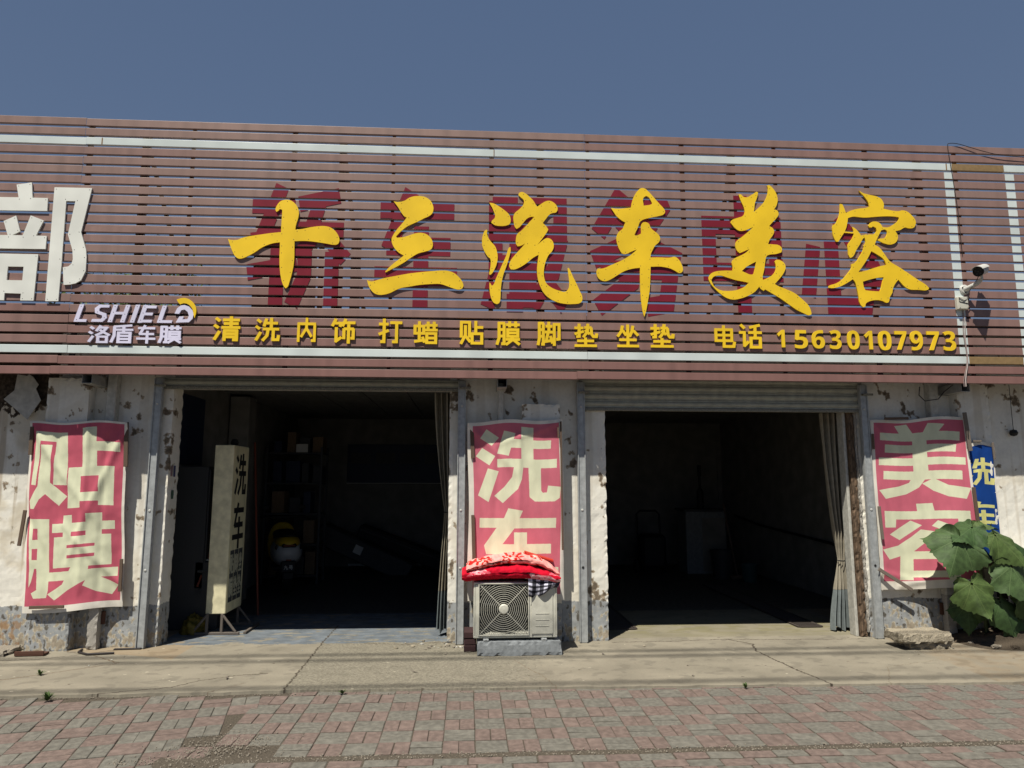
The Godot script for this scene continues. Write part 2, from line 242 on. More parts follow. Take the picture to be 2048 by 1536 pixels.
func rough_block(lo: Vector3, hi: Vector3, step: float, bump: float, chip: float, seed_: int, uvf = null) -> ArrayMesh:
	# a block whose faces are uneven by bump and whose edges are broken by up to chip
	var st := begin()
	fn.seed = seed_; fn.noise_type = FastNoiseLite.TYPE_SIMPLEX; fn.fractal_type = FastNoiseLite.FRACTAL_FBM; fn.fractal_octaves = 3
	var mid := (lo + hi) * 0.5
	for ax in 3:
		var u := (ax + 1) % 3; var v := (ax + 2) % 3
		var nu: int = max(2, int((hi[u] - lo[u]) / step)); var nv: int = max(2, int((hi[v] - lo[v]) / step))
		for sg in 2:
			var g := []
			for j in nv + 1:
				var row := []
				for i in nu + 1:
					var p := Vector3.ZERO
					p[ax] = hi[ax] if sg else lo[ax]; p[u] = lerp(lo[u], hi[u], float(i) / nu); p[v] = lerp(lo[v], hi[v], float(j) / nv)
					var q := p
					fn.frequency = 6.0
					var nz := Vector3(fn.get_noise_3dv(p), fn.get_noise_3dv(p + Vector3(31, 0, 0)), fn.get_noise_3dv(p + Vector3(0, 47, 0)))
					var edges := 0
					for k in 3:
						if is_equal_approx(p[k], lo[k]) or is_equal_approx(p[k], hi[k]): edges += 1
					for k in 3:
						if is_equal_approx(p[k], lo[k]) or is_equal_approx(p[k], hi[k]):
							q[k] += nz[k] * bump
							if edges > 1:
								fn.frequency = 9.0
								q[k] += sign(mid[k] - p[k]) * chip * clampf(0.25 + 1.6 * fn.get_noise_3dv(p * 1.7 + Vector3(5, 9, 2)), 0.05, 1.0)
					row.append(q)
				g.append(row)
			var out := Vector3.ZERO; out[ax] = 1.0 if sg else -1.0
			for j in nv:
				for i in nu:
					var a: Vector3 = g[j][i]; var b: Vector3 = g[j][i + 1]; var c: Vector3 = g[j + 1][i + 1]; var d: Vector3 = g[j + 1][i]
					if uvf != null:
						tri(st, a, b, c, out, uvf.call(a), uvf.call(b), uvf.call(c)); tri(st, a, c, d, out, uvf.call(a), uvf.call(c), uvf.call(d))
					else:
						quad(st, a, b, c, d, out)
	return st.commit()

# ---------------------------------------------------------------- flat outlines: joined strokes, holes, plates
func flat(a: Array) -> PackedVector2Array:
	var p := PackedVector2Array()
	for i in range(0, a.size(), 2): p.append(Vector2(a[i], a[i + 1]))
	return p
func strokes(ch: String, w: float, fat: float) -> Array:
	# stroke outlines in the unit square, y down; fat < 1 makes uprights heavier than crossbars
	var res := []
	for s in GLYPHS[ch]:
		var p := flat(s)
		for i in p.size(): p[i] = Vector2(p[i].x * fat, p[i].y)
		var pieces := []
		if p[0] == p[-1]:
			for i in p.size() - 1:
				var d := (p[i + 1] - p[i]).normalized() * w * 0.5
				pieces.append(PackedVector2Array([p[i] - d, p[i + 1] + d]))
		else: pieces.append(p)
		for q in pieces:
			for o in Geometry2D.offset_polyline(q, w * 0.5, Geometry2D.JOIN_MITER, Geometry2D.END_BUTT):
				for i in o.size(): o[i] = Vector2(o[i].x / fat / 100.0, o[i].y / 100.0)
				res.append(o)
	return res
func joined(polys: Array) -> Array:
	# [[outline, holes]...] of all the polygons taken together
	var outs := []
	var holes := []
	for p in polys:
		var hs := []
		for h in holes: hs.append_array(Geometry2D.clip_polygons(h, p))
		holes = hs
		var cur: PackedVector2Array = p
		var rest := []
		for o in outs:
			var r := Geometry2D.merge_polygons(cur, o)
			var ro := []; var rh := []
			for x in r:
				if Geometry2D.is_polygon_clockwise(x): rh.append(x)
				else: ro.append(x)
			if ro.size() == 1:
				cur = ro[0]
				holes.append_array(rh)
			else: rest.append(o)
		rest.append(cur)
		outs = rest
	# a hole may still be crossed by a stroke that was joined before it closed
	for p in polys:
		var hs := []
		for h in holes: hs.append_array(Geometry2D.clip_polygons(h, p))
		holes = hs
	var res := []
	for o in outs:
		var mine := []
		for h in holes:
			if Geometry2D.is_point_in_polygon(h[0] * 0.5 + h[1] * 0.5, o) and h.size() > 2: mine.append(h)
		res.append([o, mine])
	return res
func simple_pieces(outer: PackedVector2Array, holes: Array) -> Array:
	if holes.is_empty(): return [outer]
	var h: PackedVector2Array = holes[0]
	var cx := 0.0
	for p in h: cx += p.x / h.size()
	var res := []
	for r in [Rect2(cx - 100, -100, 100, 200), Rect2(cx, -100, 100, 200)]:
		var rp := PackedVector2Array([r.position, r.position + Vector2(r.size.x, 0), r.end, r.position + Vector2(0, r.size.y)])
		for piece in Geometry2D.intersect_polygons(outer, rp):
			for q in Geometry2D.clip_polygons(piece, h):
				if Geometry2D.is_polygon_clockwise(q): continue
				var rest := []
				for k in range(1, holes.size()):
					for hh in Geometry2D.intersect_polygons(holes[k], rp):
						if not Geometry2D.intersect_polygons(hh, q).is_empty(): rest.append(hh)
				res.append_array(simple_pieces(q, rest))
	return res
func plate_into(st: SurfaceTool, outer: PackedVector2Array, holes: Array, z0: float, z1: float):
	for p in simple_pieces(outer, holes):
		var t := Geometry2D.triangulate_polygon(p)
		for i in range(0, t.size(), 3):
			var a: Vector2 = p[t[i]]; var b: Vector2 = p[t[i + 1]]; var c: Vector2 = p[t[i + 2]]
			tri(st, Vector3(a.x, a.y, z1), Vector3(b.x, b.y, z1), Vector3(c.x, c.y, z1), Vector3.BACK, a, b, c)
			tri(st, Vector3(a.x, a.y, z0), Vector3(b.x, b.y, z0), Vector3(c.x, c.y, z0), Vector3.FORWARD, a, b, c)
	for loop in [outer] + holes:
		var cw := Geometry2D.is_polygon_clockwise(loop)
		var hole: bool = loop != outer
		for i in loop.size():
			var a: Vector2 = loop[i]; var b: Vector2 = loop[(i + 1) % loop.size()]
			var n := Vector2(b.y - a.y, a.x - b.x) * (-1.0 if cw else 1.0) * (-1.0 if hole else 1.0)
			quad(st, Vector3(a.x, a.y, z1), Vector3(b.x, b.y, z1), Vector3(b.x, b.y, z0), Vector3(a.x, a.y, z0), Vector3(n.x, n.y, 0))
func softened(p: PackedVector2Array, n := 4) -> PackedVector2Array:
	# a curve through the points that keeps sharp corners
	var res := PackedVector2Array()
	var m := p.size()
	var tg := []
	for i in m:
		var a := p[i] - p[(i + m - 1) % m]; var b := p[(i + 1) % m] - p[i]
		tg.append(Vector2.ZERO if abs(a.angle_to(b)) > 0.95 else (a.normalized() + b.normalized()).normalized())
	for i in m:
		var a := p[i]; var b := p[(i + 1) % m]
		var l := a.distance_to(b)
		for k in n:
			var t := float(k) / n
			var ta: Vector2 = tg[i] if tg[i] != Vector2.ZERO else (b - a) / max(l, 1e-6)
			var tb: Vector2 = tg[(i + 1) % m] if tg[(i + 1) % m] != Vector2.ZERO else (b - a) / max(l, 1e-6)
			res.append(a * (2*t*t*t - 3*t*t + 1) + ta * l * (t*t*t - 2*t*t + t) + b * (-2*t*t*t + 3*t*t) + tb * l * (t*t*t - t*t))
	return res
func in_rect(ch: String, r: Array, w: float, fat: float, slant := 0.0) -> Array:
	# the strokes of a character laid into the rectangle [left, bottom, right, top] in millimetres
	var res := []
	for s in strokes(ch, w, fat):
		var q := PackedVector2Array()
		for v in s: q.append(Vector2(lerpf(r[0], r[2], v.x) / 1000.0 + slant * (1.0 - v.y), lerpf(r[3], r[1], v.y) / 1000.0))
		if Geometry2D.is_polygon_clockwise(q): q.reverse()
		res.append(q)
	return joined(res)
func screws(shape: Array, every: float, inset: float, z: float) -> ArrayMesh:
	# small dark screw heads set in from the outline
	var st := begin()
	for s in shape:
		for q in Geometry2D.offset_polygon(s[0], -inset):
			var acc := 0.0
			for i in q.size():
				var a: Vector2 = q[i]; var b: Vector2 = q[(i + 1) % q.size()]
				acc += a.distance_to(b)
				if acc > every:
					acc = rng.randf() * every * 0.5
					var ok := true
					for h in s[1]:
						if Geometry2D.is_point_in_polygon(a, h): ok = false
					if ok: bevel_into(st, Vector3(a.x, a.y, z), Vector3(0.006, 0.006, 0.004), 0.001)
	return st.commit()

# ---------------------------------------------------------------- computed textures
func noise_bytes(seed_: int, freq: float, oct: int) -> PackedByteArray:
	fn.seed = seed_; fn.noise_type = FastNoiseLite.TYPE_SIMPLEX_SMOOTH; fn.frequency = freq; fn.fractal_type = FastNoiseLite.FRACTAL_FBM; fn.fractal_octaves = oct
	var im := fn.get_seamless_image(512, 512)
	im.convert(Image.FORMAT_L8)
	return im.get_data()
func nb(x: float, y: float) -> float:   # coarse noise 0..1, one tile per 512 units, smoothed between samples
	var xi := floori(x); var yi := floori(y)
	var fx := x - xi; var fy := y - yi
	var a := NB[(yi & 511) * 512 + (xi & 511)]; var b := NB[(yi & 511) * 512 + ((xi + 1) & 511)]
	var c := NB[((yi + 1) & 511) * 512 + (xi & 511)]; var d := NB[((yi + 1) & 511) * 512 + ((xi + 1) & 511)]
	return (lerpf(lerpf(a, b, fx), lerpf(c, d, fx), fy)) / 255.0
func nf(x: float, y: float) -> float:
	return NF[(int(y) & 511) * 512 + (int(x) & 511)] / 255.0
func mottled(seed_: int, freq: float, lo: float, hi: float, oct := 5, stretch := 1.0, size := 512) -> ImageTexture:
	# grey grain between lo and hi
	fn.seed = seed_; fn.noise_type = FastNoiseLite.TYPE_SIMPLEX_SMOOTH; fn.frequency = freq; fn.fractal_type = FastNoiseLite.FRACTAL_FBM; fn.fractal_octaves = oct
	var im := fn.get_seamless_image(size, size)
	im.convert(Image.FORMAT_L8)
	var d := im.get_data()
	var src := d.duplicate()
	for i in d.size():
		var y := int((i / size) / stretch) % size
		d[i] = int(255.0 * lerp(lo, hi, clampf((src[y * size + i % size] / 255.0 - 0.5) * 1.3 + 0.5, 0.0, 1.0)))
	var o := Image.create_from_data(size, size, false, Image.FORMAT_L8, d)
	o.convert(Image.FORMAT_RGB8)
	return ImageTexture.create_from_image(o)
func lin(r: float, g: float, b: float) -> Color:
	return Color(r, g, b).linear_to_srgb()
func mat(c: Color, rough := 0.8, tex: Texture2D = null, scale := 1.0, metal := 0.0, bump: Texture2D = null, bump_by := 1.0) -> StandardMaterial3D:
	var m := StandardMaterial3D.new()
	m.albedo_color = c
	m.roughness = rough
	m.metallic = metal
	m.metallic_specular = 0.4
	if tex:
		m.albedo_texture = tex
		m.uv1_triplanar = true
		m.uv1_world_triplanar = true
		m.uv1_scale = Vector3.ONE * scale
	if bump:
		m.normal_enabled = true
		m.normal_texture = bump
		m.normal_scale = bump_by
	return m
func painted(im: Image, rough := 0.85) -> StandardMaterial3D:
	var m := StandardMaterial3D.new()
	m.albedo_texture = ImageTexture.create_from_image(im)
	m.roughness = rough
	m.metallic_specular = 0.3
	return m
func normal_from(seed_: int, freq: float, oct: int, strength: float) -> ImageTexture:
	fn.seed = seed_; fn.noise_type = FastNoiseLite.TYPE_SIMPLEX_SMOOTH; fn.frequency = freq; fn.fractal_type = FastNoiseLite.FRACTAL_FBM; fn.fractal_octaves = oct
	var im := fn.get_seamless_image(512, 512)
	im.convert(Image.FORMAT_RGBA8)
	im.bump_map_to_normal_map(strength)
	return ImageTexture.create_from_image(im)
func fill(im: Image, p: PackedVector2Array, c: Color):
	# scan-line fill of a polygon given in pixels
	var y0 := im.get_height(); var y1 := 0
	for v in p:
		y0 = mini(y0, int(floor(v.y))); y1 = maxi(y1, int(ceil(v.y)))
	for y in range(maxi(y0, 0), mini(y1, im.get_height())):
		var xs := []
		var fy := y + 0.5
		for i in p.size():
			var a := p[i]; var b := p[(i + 1) % p.size()]
			if (a.y <= fy) != (b.y <= fy): xs.append(a.x + (b.x - a.x) * (fy - a.y) / (b.y - a.y))
		xs.sort()
		for i in range(0, xs.size() - 1, 2):
			var l := int(round(xs[i])); var r := int(round(xs[i + 1]))
			if r > l: im.fill_rect(Rect2i(l, y, r - l, 1), c)
func write(im: Image, ch: String, r: Rect2, w: float, fat: float, c: Color):
	for s in strokes(ch, w, fat):
		for i in s.size(): s[i] = r.position + s[i] * r.size
		fill(im, s, c)
func grained(im: Image, by: float, sc: float):
	# the weave and wear of a printed cloth or board
	var w := im.get_width()
	for y in im.get_height():
		for x in w:
			var k := 1.0 + by * ((nb(x * sc, y * sc * 0.35) - 0.5) * 1.6 + (nf(x * 3, y * 3) - 0.5) * 0.7)
			var c := im.get_pixel(x, y)
			im.set_pixel(x, y, Color(c.r * k, c.g * k, c.b * k))

# ================================================================ the scene
func _ready():
	rng.seed = 77
	# ---- camera, sky, sun, exposure
	var cam := Camera3D.new()
	cam.name = "camera"
	cam.fov = 57.83
	cam.near = 0.05
	cam.far = 900.0
	cam.position = Vector3(0, 1.56, 7.1)
	cam.rotation_degrees = Vector3(8.004, -3.607, 0.062)
	add_child(cam)
	cam.current = true
	var env := Environment.new()
	env.background_mode = Environment.BG_SKY
	var sm := ProceduralSkyMaterial.new()
	sm.sky_top_color = Color(0.262, 0.328, 0.435)
	sm.sky_horizon_color = Color(0.375, 0.44, 0.53)
	sm.sky_curve = 0.25
	sm.ground_bottom_color = Color(0.40, 0.38, 0.34)
	sm.ground_horizon_color = Color(0.48, 0.50, 0.54)
	sm.sun_angle_max = 0.0
	sm.energy_multiplier = 1.0
	var sky := Sky.new()
	sky.sky_material = sm
	env.sky = sky
	env.tonemap_mode = Environment.TONE_MAPPER_LINEAR
	env.tonemap_exposure = 1.45
	env.sdfgi_enabled = true
	env.ssao_enabled = true
	env.ssil_enabled = true
	var we := WorldEnvironment.new()
	we.name = "world_environment"
	we.environment = env
	add_child(we)
	var sun := DirectionalLight3D.new()
	sun.name = "sun"
	sun.light_energy = 1.45
	sun.light_color = Color(1.0, 0.975, 0.92)
	sun.light_angular_distance = 0.53
	sun.shadow_enabled = true
	sun.basis = Basis.looking_at(Vector3(0.29, -1.0, -0.45))
	add_child(sun)
	# ---- everything else
	NB = noise_bytes(3, 0.012, 5)
	NF = noise_bytes(8, 0.09, 3)
	materials()
	ground()
	paving()
	building()
	shutters()
	fascia()
	lettering()
	fittings()
	banners()
	outdoor_unit()
	stand_sign()
	curtains()
	left_garage()
	right_garage()
	plant_corner()
	small_things()
	backdrop()

func materials():
	var t_fine := mottled(11, 0.06, 0.90, 1.0)
	var t_coarse := mottled(12, 0.015, 0.86, 1.0)
	var t_strong := mottled(13, 0.06, 0.66, 1.0)
	var t_streak := mottled(14, 0.02, 0.90, 1.0, 5, 9.0)
	var t_smooth := mottled(15, 0.006, 0.93, 1.0, 3)
	var n_fine := normal_from(21, 0.12, 3, 3.0)
	var n_med := normal_from(22, 0.03, 5, 5.0)
	for i in 6:   # faded coating of the slats, from sun-bleached tan to the redder original
		var k := i / 5.0
		M["slat%d" % i] = mat(lin(lerpf(0.278, 0.240, k), lerpf(0.184, 0.120, k), lerpf(0.160, 0.106, k)), 0.42, t_streak, 0.5, 0.0)
	M.white_slat = mat(lin(0.62, 0.68, 0.67), 0.35, t_smooth, 0.6)
	M.gold_slat = mat(lin(0.27, 0.18, 0.085), 0.45, t_fine, 0.6)
	M.steel_dark = mat(lin(0.035, 0.028, 0.028), 0.6, t_strong, 2.0)
	M.yellow = mat(lin(0.86, 0.57, 0.022), 0.42, t_smooth, 0.7)
	M.white_board = mat(lin(0.76, 0.77, 0.72), 0.5, t_smooth, 0.7)
	M.lilac = mat(lin(0.70, 0.68, 0.86), 0.4, t_smooth, 0.7)
	M.red_film = mat(lin(0.195, 0.014, 0.028), 0.38, t_smooth, 1.5)
	M.screw = mat(lin(0.08, 0.07, 0.06), 0.5, null, 1.0, 0.3)
	M.galv = mat(lin(0.42, 0.44, 0.445), 0.45, t_coarse, 1.8, 0.2)
	M.shutter = mat(lin(0.42, 0.42, 0.35), 0.45, t_coarse, 1.2)
	M.shutter_dark = mat(lin(0.30, 0.29, 0.24), 0.5, t_strong, 1.5)
	M.pipe = mat(lin(0.52, 0.51, 0.46), 0.55, t_coarse, 2.0)
	M.pipe_worn = mat(lin(0.50, 0.47, 0.42), 0.6, t_strong, 4.0)
	M.tube_grey = mat(lin(0.33, 0.33, 0.31), 0.5, t_coarse, 2.0)
	M.black = mat(lin(0.012, 0.012, 0.012), 0.6)
	M.wood = mat(lin(0.17, 0.115, 0.082), 0.85, t_strong, 6.0)
	M.wood_grey = mat(lin(0.24, 0.20, 0.165), 0.85, t_strong, 6.0)
	M.timber = mat(lin(0.21, 0.14, 0.09), 0.9, mottled(33, 0.03, 0.45, 1.0, 5, 6.0), 3.0, 0.0, n_fine, 0.5)
	M.ac = mat(lin(0.60, 0.59, 0.51), 0.42, mottled(34, 0.01, 0.88, 1.0), 1.5)
	M.ac_dark = mat(lin(0.03, 0.03, 0.03), 0.6)
	M.block = mat(lin(0.27, 0.29, 0.305), 0.9, t_coarse, 2.5, 0.0, n_fine, 0.6)
	M.cream = mat(lin(0.72, 0.67, 0.45), 0.7, t_coarse, 1.0)
	M.stand = mat(lin(0.17, 0.145, 0.125), 0.7, t_strong, 4.0)
	M.curtain = mat(lin(0.36, 0.325, 0.255), 0.85, t_coarse, 1.5)
	M.curtain.backlight = lin(0.05, 0.045, 0.035)
	M.curtain_hem = mat(lin(0.20, 0.23, 0.235), 0.7, t_coarse, 2.0)
	M.in_wall = mat(lin(0.23, 0.22, 0.195), 0.9, t_coarse, 0.4)  # grey below likely whitewash: the shade of the bays is put into this colour
	M.carton = mat(lin(0.22, 0.15, 0.09), 0.9, t_coarse, 3.0)
	M.cabinet = mat(lin(0.24, 0.25, 0.25), 0.6, t_coarse, 2.0)
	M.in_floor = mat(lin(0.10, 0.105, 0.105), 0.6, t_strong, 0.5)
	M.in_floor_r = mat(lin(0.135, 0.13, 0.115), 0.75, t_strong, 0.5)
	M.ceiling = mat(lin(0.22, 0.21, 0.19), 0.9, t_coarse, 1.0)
	M.roof = mat(lin(0.20, 0.19, 0.18), 0.9, t_coarse, 0.5)
	M.asphalt = mat(lin(0.07, 0.07, 0.068), 0.9, t_strong, 0.5)
	M.soil_far = mat(lin(0.16, 0.145, 0.12), 0.95, t_strong, 0.2)
	M.sand = mat(lin(0.115, 0.096, 0.073), 0.95, t_strong, 2.0, 0.0, n_fine, 1.0)
	M.dirt = mat(lin(0.10, 0.078, 0.055), 1.0, t_strong, 3.0, 0.0, n_med, 1.5)
	M.stone = mat(lin(0.44, 0.385, 0.29), 0.95, t_strong, 3.0, 0.0, n_med, 1.2)
	M.rubble = mat(lin(0.33, 0.29, 0.235), 0.95, t_strong, 5.0)
	M.rust = mat(lin(0.13, 0.06, 0.04), 0.9, t_strong, 8.0)
	M.rust_stain = mat(lin(0.34, 0.19, 0.07), 0.8, t_strong, 9.0)
	M.brick_red = mat(lin(0.06, 0.028, 0.03), 0.9, t_strong, 5.0)
	M.iron = mat(lin(0.075, 0.06, 0.052), 0.8, t_strong, 6.0)
	M.coil = mat(lin(0.11, 0.11, 0.105), 0.6, t_strong, 6.0, 0.3)
	M.paper = mat(lin(0.6, 0.6, 0.57), 0.8)
	M.plastic_white = mat(lin(0.55, 0.55, 0.52), 0.45, t_fine, 2.0)
	M.scooter_yellow = mat(lin(0.55, 0.36, 0.015), 0.3)
	M.scooter_white = mat(lin(0.42, 0.43, 0.43), 0.3)
	M.dark_blue = mat(lin(0.02, 0.03, 0.06), 0.5)
	M.grey_dark = mat(lin(0.05, 0.052, 0.055), 0.55, t_fine, 2.0)
	M.bag = mat(lin(0.20, 0.15, 0.02), 0.7, t_strong, 3.0)
	M.red_pole = mat(lin(0.16, 0.04, 0.02), 0.6)
	M.bark = mat(lin(0.09, 0.07, 0.05), 0.95, t_strong, 3.0, 0.0, n_med, 1.5)
	M.leafage = mat(lin(0.045, 0.085, 0.022), 0.6)
	M.leafage.backlight = lin(0.05, 0.10, 0.02)
	M.stem = mat(lin(0.07, 0.10, 0.035), 0.6, t_strong, 4.0)
	M.weed = mat(lin(0.06, 0.10, 0.025), 0.7)
	M.cable = mat(lin(0.25, 0.19, 0.18), 0.6)
	M.cable_white = mat(lin(0.42, 0.36, 0.34), 0.6)
	M.concrete_far = mat(lin(0.33, 0.31, 0.28), 0.9, t_coarse, 0.5)
	M.brick_white = mat(lin(0.40, 0.38, 0.36), 0.9, t_strong, 1.5)
	var t_paver := mottled(16, 0.025, 0.80, 1.0, 6)
	for i in 3:
		var k: float = [0.95, 1.0, 1.05][i]
		M["pink%d" % i] = mat(lin(0.188 * k, 0.140 * k, 0.122 * k), 0.92, t_paver, [1.1, 1.7, 0.9][i], 0.0, n_fine, 0.35)
		M["grey%d" % i] = mat(lin(0.172 * k, 0.163 * k, 0.140 * k), 0.92, t_paver, [1.3, 1.9, 1.0][i], 0.0, n_fine, 0.35)
	M.wall = wall_paint()
	M.apron = apron_paint()
	M.plaster_side = mat(lin(0.50, 0.49, 0.45), 0.9, t_coarse, 1.5)

func wall_uv(p: Vector3) -> Vector2:
	return Vector2((p.x + p.z * 0.93 + 5.5) / 12.0, (3.4 - p.y) / 3.4)
func wall_paint() -> StandardMaterial3D:
	# old limewash over plaster: stains, runs, flaked patches and the grey skirting paint, as they lie on this wall
	var W := 2048; var Hh := 580
	var d := PackedByteArray(); d.resize(W * Hh * 3)
	for y in Hh:
		var wy := 3.4 - 3.4 * (y + 0.5) / Hh
		for x in W:
			var wx := -5.5 + 12.0 * (x + 0.5) / W
			var px := wx * 170.0; var py := wy * 170.0
			var big := nb(px * 0.7, py * 0.7)
			var mid := nb(px * 4.6 + 90, py * 4.0)
			var fine := nf(px * 1.3, py * 1.3)
			var c := Vector3(0.880, 0.868, 0.830) * (0.90 + 0.13 * big + 0.05 * fine)
			var run := nb(px * 4.5, py * 0.16 + 40)
			var old: float = 0.9 if wx < -4.05 else (0.35 if wx > 5.15 else 0.25)
			var rn := smoothstep(0.56, 0.80, run) * old
			c = c.lerp(Vector3(0.56, 0.49, 0.40), rn * 0.55)
			c = c.lerp(Vector3(0.74, 0.70, 0.62), smoothstep(0.52, 0.72, big) * 0.5 * (0.4 + old))
			# flaked spots
			var high: float = smoothstep(1.9, 2.5, wy)
			var jamb := 0.0
			for jx in [-2.96, -0.12, 1.30, 1.36]: jamb = maxf(jamb, 1.0 - absf(wx - jx) / 0.16)
			var lim := 0.765 - 0.05 * high - 0.05 * old - 0.075 * clampf(jamb, 0.0, 1.0)
			var flake := nb(px * 1.5 + 300, py * 1.2) * 0.62 + mid * 0.42 + (fine - 0.5) * 0.06
			if flake > lim:
				c = Vector3(0.60, 0.545, 0.47) * (0.75 + 0.45 * fine)
				if flake > lim + 0.05: c = Vector3(0.43, 0.385, 0.33) * (0.75 + 0.45 * fine)
			elif flake > lim - 0.02: c *= 0.90
			if wx < -4.06 and wx > -4.72 and wy > 2.12 + 0.22 * mid + 0.25 * absf(wx + 4.4): c = Vector3(0.27, 0.235, 0.20) * (0.6 + 0.8 * fine)
			# grey skirting paint with its ragged top, worn through near the ground
			var top := 0.385 + 0.03 * (nb(px * 1.5, 77) - 0.5) + 0.012 * (fine - 0.5)
			if wy < top:
				var g := Vector3(0.58, 0.59, 0.595) * (0.86 + 0.2 * mid + 0.08 * fine)
				var wear := nb(px * 6.0, py * 3.0 + 200) + 0.25 * (fine - 0.5)
				var l2: float = lerpf(0.55, 0.76, smoothstep(0.0, top, wy)) - (0.07 if wx < -3.2 or wx > 4.2 else 0.0)
				if wear > l2: g = Vector3(0.72, 0.69, 0.62) * (0.75 + 0.4 * fine)
				if wear > l2 + 0.09: g = Vector3(0.61, 0.57, 0.505) * (0.80 + 0.3 * fine)
				if wear < 0.30: g = Vector3(0.40, 0.385, 0.36) * (0.8 + 0.4 * fine)
				c = g
			if wx < -4.2 and wy < 0.22 + 0.14 * big: c = c.lerp(Vector3(0.56, 0.42, 0.29), 0.6 * smoothstep(0.45, 0.6, mid))
			var o := (y * W + x) * 3
			d[o] = clampi(int(c.x * 255), 0, 255); d[o + 1] = clampi(int(c.y * 255), 0, 255); d[o + 2] = clampi(int(c.z * 255), 0, 255)
	var m := painted(Image.create_from_data(W, Hh, false, Image.FORMAT_RGB8, d), 0.92)
	return m

func crack(im: Image, pts: Array, w: float, c: Color, sc: Vector2, off: Vector2):
	# a wandering crack through points given in metres
	var prev := Vector2.INF
	for i in pts.size() - 1:
		var a: Vector2 = pts[i]; var b: Vector2 = pts[i + 1]
		var n := int(a.distance_to(b) / 0.02) + 1
		for k in n:
			var p := a.lerp(b, float(k) / n) + Vector2(rng.randf_range(-1, 1), rng.randf_range(-1, 1)) * 0.010
			var q := (p - off) * sc
			if prev != Vector2.INF:
				var t := (q - prev).orthogonal().normalized() * w * rng.randf_range(0.35, 0.8)
				fill(im, PackedVector2Array([prev - t, prev + t, q + t, q - t]), c)
			prev = q
func apron_paint() -> StandardMaterial3D:
	# the concrete in front of the doors, x -6..7, z -1.6..1.7: tan screed, rougher grey pour, the bluish garage floor, cracks
	var W := 2048; var Hh := 520
	var d := PackedByteArray(); d.resize(W * Hh * 3)
	for y in Hh:
		var wz := -1.6 + 3.3 * (y + 0.5) / Hh
		for x in W:
			var wx := -6.0 + 13.0 * (x + 0.5) / W
			var px := wx * 170.0; var py := wz * 170.0
			var big := nb(px * 0.6, py * 0.9)
			var mid := nb(px * 2.0 + 30, py * 2.6)
			var fine := nf(px * 1.7, py * 1.7)
			var c := Vector3(0.512, 0.488, 0.436) * (0.88 + 0.2 * big + 0.09 * (nf(px * 3.3, py * 3.3) - 0.3))
			c = c.lerp(Vector3(0.475, 0.452, 0.408), smoothstep(0.5, 0.8, mid) * 0.3)
			if wx > -1.39 and wx + 0.9 * big < 1.6 and nf(px * 0.9, py * 0.9) > smoothstep(-0.3, 1.2, wx):   # coarser pour with its stones showing
				c = Vector3(0.505, 0.484, 0.432) * (0.84 + 0.20 * mid + 0.22 * (fine - 0.45))
				var ps := nf(px * 3.1 + 40, py * 3.1)
				if ps > 0.66: c *= 1.10
				elif ps < 0.33: c *= 0.87
			elif wx < -1.39 and wz - 0.34 * (wx + 3.0) < 0.35 + 0.08 * (big - 0.5) and wx < -2.6:
				c = c.lerp(Vector3(0.55, 0.47, 0.37), 0.35 + 0.3 * mid)
			if wx > 4.2: c = c.lerp(Vector3(0.52, 0.46, 0.38), 0.35 * smoothstep(0.3, 0.6, mid) + 0.15)
			# wear and wet marks
			c *= 1.0 - 0.07 * smoothstep(0.60, 0.75, mid)
			# left garage floor: blue-grey coating ending raggedly at the door
			var edge := -0.06 + 0.14 * (nb(px * 1.2, 11) - 0.5) + 0.05 * (fine - 0.5)
			if wx > -3.0 and wx < -0.15 and wz < edge:
				var g := Vector3(0.40, 0.425, 0.45) * (0.82 + 0.3 * mid + 0.1 * (fine - 0.5))
				c = g.lerp(c, 0.85 * smoothstep(0.60, 0.72, nb(px * 1.6, py * 4.0 + 100)))
			if wx > 1.4 and wx < 4.1 and wz < -0.12:
				var moss := smoothstep(0.45, 0.65, nb(px * 1.1 + 60, py * 3.0))
				c = c.lerp(Vector3(0.46, 0.44, 0.33), 0.25 + 0.55 * moss * (1.0 - smoothstep(0.0, 0.6, absf(wz + 0.6))))
			var o := (y * W + x) * 3
			d[o] = clampi(int(c.x * 255), 0, 255); d[o + 1] = clampi(int(c.y * 255), 0, 255); d[o + 2] = clampi(int(c.z * 255), 0, 255)
	var im := Image.create_from_data(W, Hh, false, Image.FORMAT_RGB8, d)
	var sc := Vector2(W / 13.0, Hh / 3.3); var off := Vector2(-6.0, -1.6)
	var dk := Color(0.26, 0.235, 0.20)
	crack(im, [Vector2(-1.40, -0.9), Vector2(-1.40, -0.05), Vector2(-1.385, 0.7), Vector2(-1.37, 1.6)], 1.6, dk, sc, off)
	crack(im, [Vector2(1.42, 0.06), Vector2(2.0, 0.05), Vector2(2.55, 0.0), Vector2(3.2, 0.04), Vector2(4.05, 0.06)], 1.7, dk, sc, off)
	crack(im, [Vector2(2.62, 0.02), Vector2(2.78, 0.22), Vector2(2.70, 0.5), Vector2(2.74, 0.85), Vector2(2.78, 1.2), Vector2(2.86, 1.6)], 2.0, dk, sc, off)
	crack(im, [Vector2(-2.9, 1.55), Vector2(-2.25, 1.36), Vector2(-2.1, 1.18), Vector2(-1.85, 1.05), Vector2(-1.6, 1.0)], 1.5, dk, sc, off)
	crack(im, [Vector2(-3.9, 0.02), Vector2(-3.3, 0.35), Vector2(-3.0, 0.6), Vector2(-3.55, 1.0), Vector2(-4.1, 1.3)], 1.3, Color(0.36, 0.30, 0.24), sc, off)
